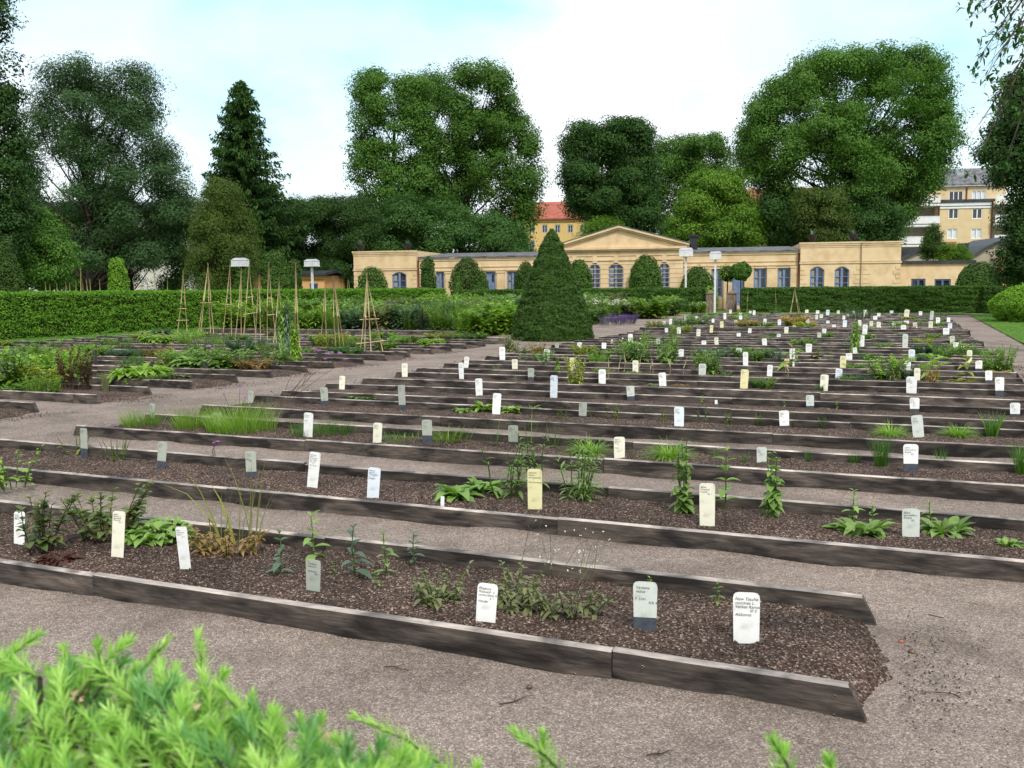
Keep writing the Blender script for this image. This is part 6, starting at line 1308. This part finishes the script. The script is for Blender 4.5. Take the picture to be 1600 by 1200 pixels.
FARM = [(408, 625, 9, 18, 'G'), (534, 611, 9, 24, 'C'), (1266, 642, 12, 25, 'PD'), (1429, 647, 14, 26, 'WD'), (1586, 655, 14, 26, 'WD'), (749, 621, 11, 30, 'W'), (865, 623, 12, 37, 'B'), (990, 625, 12, 24, 'PD'), (1119, 634, 4, 9, 'T'),
 (635, 589, 9, 22, 'C'), (723, 592, 9, 26, 'W'), (729, 575, 8, 18, 'W'), (790, 562, 9, 21, 'W'), (806, 577, 9, 16, 'C'), (833, 595, 10, 21, 'GD'), (856, 564, 9, 19, 'W'), (838, 546, 7, 11, 'GD'), (882, 542, 6, 8, 'G'), (906, 548, 7, 13, 'W'), (895, 580, 10, 21, 'Y'), (941, 600, 11, 23, 'W'),
 (950, 544, 7, 10, 'W'), (993, 584, 9, 21, 'C'), (1036, 607, 11, 25, 'W'), (1072, 555, 8, 12, 'W'), (1097, 589, 11, 21, 'P'), (1162, 609, 12, 32, 'Y'), (1154, 560, 9, 16, 'W'), (1165, 572, 8, 22, 'W'), (1100, 542, 7, 10, 'W'), (1120, 541, 6, 14, 'C'), (1195, 542, 7, 13, 'W'), (985, 541, 7, 19, 'WD'), (1009, 514, 6, 9, 'W'),
 (1036, 510, 6, 8, 'W'), (1048, 512, 4, 14, 'W'), (1052, 517, 5, 8, 'W'), (1062, 526, 6, 15, 'WD'), (1036, 524, 5, 10, 'WD'), (1071, 503, 5, 10, 'W'), (1079, 509, 6, 8, 'W'), (1088, 500, 4, 6, 'W'), (1097, 506, 5, 7, 'W'), (1091, 527, 6, 13, 'C'), (1111, 522, 5, 14, 'Y'), (1128, 517, 5, 15, 'Y'), (1129, 502, 4, 12, 'W'),
 (1157, 494, 4, 5, 'W'), (1157, 503, 5, 10, 'W'), (1171, 523, 5, 10, 'W'), (1154, 528, 6, 8, 'W'), (1029, 539, 6, 10, 'P'), (1054, 540, 5, 10, 'P'), (1147, 508, 5, 7, 'P'), (1114, 506, 4, 8, 'W'), (1141, 492, 4, 8, 'C'), (1178, 494, 4, 9, 'W'), (1186, 514, 5, 7, 'W'), (1196, 487, 4, 6, 'W'), (1195, 510, 5, 12, 'W'),
 (959, 537, 3, 7, 'T'), (971, 534, 2, 6, 'T'), (996, 535, 2, 6, 'T'), (1011, 538, 2, 6, 'T'), (1215, 531, 6, 9, 'W'), (1287, 611, 12, 26, 'C'), (1310, 595, 10, 19, 'B'), (1317, 577, 9, 21, 'Y'), (1327, 564, 9, 12, 'W'), (1202, 591, 8, 21, 'W'), (1238, 562, 8, 17, 'W'), (1229, 575, 7, 14, 'Y'), (1240, 574, 3, 10, 'T'), (1265, 550, 9, 14, 'W'),
 (1280, 531, 6, 11, 'C'), (1287, 526, 6, 12, 'W'), (1303, 515, 6, 8, 'W'), (1292, 509, 5, 7, 'W'), (1228, 525, 6, 14, 'C'), (1220, 509, 5, 11, 'W'), (1241, 515, 5, 7, 'W'), (1251, 512, 4, 9, 'C'), (1262, 507, 5, 8, 'W'), (1276, 502, 4, 10, 'C'), (1283, 499, 5, 8, 'W'), (1267, 490, 5, 8, 'W'), (1280, 491, 5, 7, 'W'), (1293, 494, 5, 10, 'B'),
 (1312, 491, 4, 7, 'C'), (1350, 527, 7, 19, 'W'), (1346, 545, 8, 21, 'W'), (1336, 555, 6, 12, 'W'), (1353, 496, 6, 12, 'C'), (1367, 503, 6, 9, 'W'), (1372, 498, 5, 8, 'W'), (1362, 510, 5, 9, 'C'), (1373, 515, 6, 12, 'W'), (1394, 491, 5, 7, 'WD'), (1397, 516, 5, 11, 'C'), (1415, 501, 7, 18, 'C'), (1416, 509, 7, 8, 'W'), (1412, 521, 8, 13, 'WD'),
 (1430, 516, 6, 12, 'C'), (1438, 494, 5, 8, 'W'), (1454, 517, 6, 15, 'C'), (1455, 502, 5, 16, 'P'), (1465, 507, 6, 12, 'W'), (1482, 506, 5, 10, 'W'), (1484, 516, 6, 11, 'B'), (1479, 529, 9, 15, 'WD'), (1487, 536, 7, 13, 'C'), (1492, 544, 8, 11, 'W'), (1504, 549, 5, 9, 'C'), (1414, 546, 8, 24, 'P'), (1424, 568, 9, 22, 'B'), (1418, 580, 10, 15, 'W'),
 (1424, 616, 15, 28, 'W'), (1433, 599, 9, 24, 'C'), (1514, 571, 8, 24, 'C'), (1529, 582, 10, 19, 'WD'), (1545, 601, 11, 22, 'WD'), (1562, 620, 13, 31, 'WD'), (1317, 503, 4, 9, 'W'), (1320, 514, 6, 14, 'B'), (1343, 512, 5, 12, 'C'), (1325, 497, 4, 7, 'W'), (1335, 491, 4, 6, 'W')]
DARKM = [(24, 544, 6, 10), (52, 542, 5, 9), (17, 566, 7, 20), (112, 544, 5, 8), (137, 551, 5, 15), (149, 576, 6, 30), (130, 536, 4, 7), (164, 532, 4, 8), (185, 540, 6, 14), (218, 535, 4, 7), (238, 535, 4, 7), (230, 552, 5, 15), (268, 561, 4, 10), (228, 580, 6, 14), (300, 584, 7, 17), (2, 630, 5, 24), (74, 555, 5, 9), (259, 547, 6, 7), (204, 550, 4, 8), (172, 550, 4, 7),
 (442, 547, 5, 11), (476, 549, 5, 8), (517, 546, 6, 17), (520, 562, 5, 14), (542, 548, 5, 10), (552, 530, 5, 13), (601, 537, 5, 17), (611, 530, 4, 9), (645, 537, 6, 12), (652, 520, 4, 7), (675, 530, 4, 8), (709, 530, 5, 8), (724, 521, 4, 6), (409, 542, 6, 8), (627, 518, 4, 6), (539, 517, 4, 6)]
for q in NEARM: marker(*q[:5], split=q[5] if len(q) > 5 else .3)
for q in FARM: marker(*q)
for q in DARKM: marker(*q, 'K')
byb = {}
for key, a, o, nm in MARK: byb.setdefault(key, []).append((a, o, nm))
for key, lst in byb.items():
    lst.sort(key=lambda t: t[0]); side, k = key; w = '%s right-hand bed' % ORD[k + 1] if side == 'R' else ('%s left-hand bed' % ORD[k + 1] if k < 20 else '%s wide perennial bed' % ORD[k - 19])
    for i, (a, o, nm) in enumerate(lst):
        tag(o, '%s plant marker, %s marker from the left in the %s' % (nm, ORD[i + 1], w), 'plant marker', 'plant markers')

# ------------------------------------------------------------------ conifer shoots in the foreground
def conifer():
    r = np.random.default_rng(42); root = empty('low_conifer', (-.45, .35, 0)); o = np.array([-.45, .35, 0]); gn = [Geo(), Geo()]; gs = Geo(); gb = Geo()
    spec = []
    def shoot(tx, ty, t, ang, L, young=1, back=.25):
        """ang: lean in the picture (0 up, + right), L length in px at distance t."""
        T = at(tx, ty, t); q = at(tx - math.sin(ang) * L, ty + math.cos(ang) * L, t - back * L / FPX * t); spec.append((T, q, young, t))
    for tx, ty, an, L in ((25, 1015, .35, 120), (62, 992, .9, 120), (100, 1014, -.3, 110), (152, 1004, -.1, 120), (203, 1000, .75, 120), (262, 999, .6, 150), (310, 992, -.12, 170), (352, 1050, .5, 90), (285, 1065, .2, 110), (392, 1090, .1, 100), (425, 1108, .5, 110), (468, 1120, -.1, 100), (500, 1122, 0, 90), (350, 1085, .2, 100),
                          (553, 1120, -1.05, 190), (803, 1145, -.85, 130), (848, 1150, .0, 60), (1206, 1156, -.5, 90), (1226, 1172, .25, 70), (1294, 1186, -.2, 70), (600, 1160, -.6, 80), (640, 1178, -.4, 70), (745, 1195, .1, 60)): shoot(tx, ty, .95 + r.uniform(-.05, .08), an, L)
    bx = [-60, 0, 60, 150, 260, 310, 350, 420, 500, 580, 650, 720]; by = [1000, 1012, 1012, 1016, 1020, 1020, 1075, 1105, 1125, 1140, 1172, 1215]
    for i in range(430):
        tx = r.uniform(-80, 720); y0 = np.interp(tx, bx, by); ty = y0 + 8 + r.random() ** 1.1 * (1330 - y0); t = np.interp(ty, [1000, 1300], [1.0, .66]) + r.normal(0, .04); shoot(tx, ty, t, r.normal(0.1, .5), r.uniform(90, 160), r.random() < .72, r.uniform(.2, .9))
    for i in range(90):                                # lower foliage, out of the frame
        a = r.uniform(0, 6.28); z = r.uniform(.15, .95); rr = .55 * (1 - .3 * z); T = o + [rr * math.cos(a), rr * math.sin(a) * .7, z]; spec.append((T, T * [1, 1, 1] + [-.1 * math.cos(a), -.1 * math.sin(a), -.05], 0, 1.0))
    for T, B, young, t in spec:
        D = T - B; L = np.linalg.norm(D); n = int(60 + L * 480); u = np.sort(r.random(n)) ** .9; bend = np.array([0, 0, 1]) * L * .12
        C = B + D * u[:, None] + bend * (u * (1 - u))[:, None] * 2; ax_ = norm(D); S, U = frame_of(ax_[None]); ph = np.arange(n) * 2.4 + r.normal(0, .3, n)
        rad = S * np.cos(ph)[:, None] + U * np.sin(ph)[:, None]; nd = norm(rad * (1.1 - .45 * u[:, None]) + ax_ * (.55 + .7 * u[:, None] ** 2) + r.normal(0, .1, (n, 3)))
        nl = (.0215 - .008 * u ** 3) * r.uniform(.75, 1.15, n) * (1 if young else 1.05)
        W = norm(np.cross(nd, ax_ + r.normal(0, .3, (n, 3)))) * .0010; tip = C + nd * nl[:, None]; md = C + nd * (nl * .55)[:, None]
        V = np.stack([C - W * .7, C + W * .7, md + W, tip, md - W], 1); (gn[0] if young else gn[1]).add((V - o).reshape(-1, 3), np.arange(5 * n).reshape(n, 5), 0)
        path_tube(gs, [B - o, (B + T) / 2 + bend * .5 - o, T - o - D * .04], [.0022, .0017, .001], 5, 0 if young else 1)
        q = B - np.array([0, .05, .16]) - ax_ * .03; path_tube(gs, [q - o, B - o], [.0035, .0024], 5, 1)
        if r.random() < .22: 
            k = 6; cards(gb, (B + D * .05 - o) + r.normal(0, .003, (k, 3)), r.normal(size=(k, 3)), .010, .006, r)
    for tx, ty in ((300, 1095), (505, 1150), (130, 1085), (420, 1190), (545, 1190), (205, 1110)):   # dry bud scales and a dead leaf
        P = at(tx, ty, .9) - o; cards(gb, P + r.normal(0, .004, (10, 3)), r.normal(size=(10, 3)), .016, .008, r)
    for i in range(14):
        a = i * 2.4; e = np.array([.35 * math.cos(a), .25 * math.sin(a) + .1, .75 + .3 * r.random()]); path_tube(gs, [(0, 0, .05), e * .5 + [0, 0, -.05], e], [.02, .012, .005], 6, 1)
    tubes(gs, [(0, 0, -.1)], [(0, 0, .6)], .035, .02, 8, 1)
    gn[0].build('young_needles', MATS['needle_lime'], root); gn[1].build('older_needles', MATS['needle_green'], root); gs.build('twigs', [MATS['stem_green'], MATS['bark']], root); gb.build('bud_scales', MATS['bud_scale'], root)
    tag(root, 'bright lime-green needle-leaved conifer with fresh shoots, close to the camera', 'conifer')
conifer()
# a few loose stones on the gravel
for i, (px, py, s, l) in enumerate(((827, 1073, .012, 'small dark brown stone on the gravel in front of the first bed'), (1425, 1018, .016, 'dark clod lying on the path beyond the end of the first bed'), (1408, 1002, .012, 'reddish fragment on the path beyond the end of the first bed'))):
    r = np.random.default_rng(i); g = Geo(); V = norm(r.normal(size=(40, 3))) * s * [1.2, 1, .7]; bm = None
    k = 9; rings = []
    for q in range(5):
        t = math.pi * (q + .5) / 5; rings += [(s * math.sin(t) * math.cos(2 * math.pi * j / k) * r.uniform(.8, 1.2), s * math.sin(t) * math.sin(2 * math.pi * j / k) * r.uniform(.8, 1.2), s * .7 * math.cos(t)) for j in range(k)]
    g.add(rings, [[q * k + j, q * k + (j + 1) % k, (q + 1) * k + (j + 1) % k, (q + 1) * k + j] for q in range(4) for j in range(k)], 0, True); g.F.append((np.array([list(range(k))]), 0, True)); g.F.append((np.array([[4 * k + j for j in range(k)]]), 0, True))
    o = g.build('stone', MATS['brick_red' if i == 2 else 'stem_brown'], None, G(px, py, .045)); tag(o, l, 'stone')

for i, (px, py, l) in enumerate(((1522, 943, 'tiny yellow-green weed growing in the gravel at the right edge'), (1290, 1000, 'small weed by the open end of the first bed'), (512, 1010, 'little weed at the foot of the front board'), (1480, 900, 'tiny weed in the gravel before the second bed'), (60, 640, 'tiny weed at the edge of the left path'))):
    place_plant('lettuce', G(px, py, .04), .03, .022, l, 900 + i, 'leaf_yellow' if i % 2 == 0 else 'leaf_mid', dens=.18, group='weeds in the gravel')
def twig(px, py, L, a, label):
    p = G(px, py, .052); r = np.random.default_rng(px); g = Geo(); q = [np.array([0, 0, 0.0])]
    for k in range(5): a += r.normal(0, .35); q.append(q[-1] + np.array([math.cos(a), math.sin(a), r.normal(0, .08)]) * L / 5)
    path_tube(g, q, [.003, .0028, .0024, .002, .0015, .001], 5); path_tube(g, [q[2], q[2] + np.array([math.cos(a + 1), math.sin(a + 1), .1]) * L * .3], [.0018, .0008], 4); tag(g.build('twig', MATS['bark'], None, p), label, 'twig', 'twigs on the gravel')
twig(600, 1042, .12, .3, 'short dark twig at the foot of the front board of the first bed'); twig(780, 1100, .16, -.4, 'thin twig lying on the open gravel in front of the first bed'); twig(1010, 1180, .1, .9, 'bent twig at the bottom edge of the gravel'); twig(1500, 1090, .13, 2.0, 'twig on the gravel in the lower right corner'); twig(1450, 960, .09, .2, 'small twig beyond the soil end of the first bed')
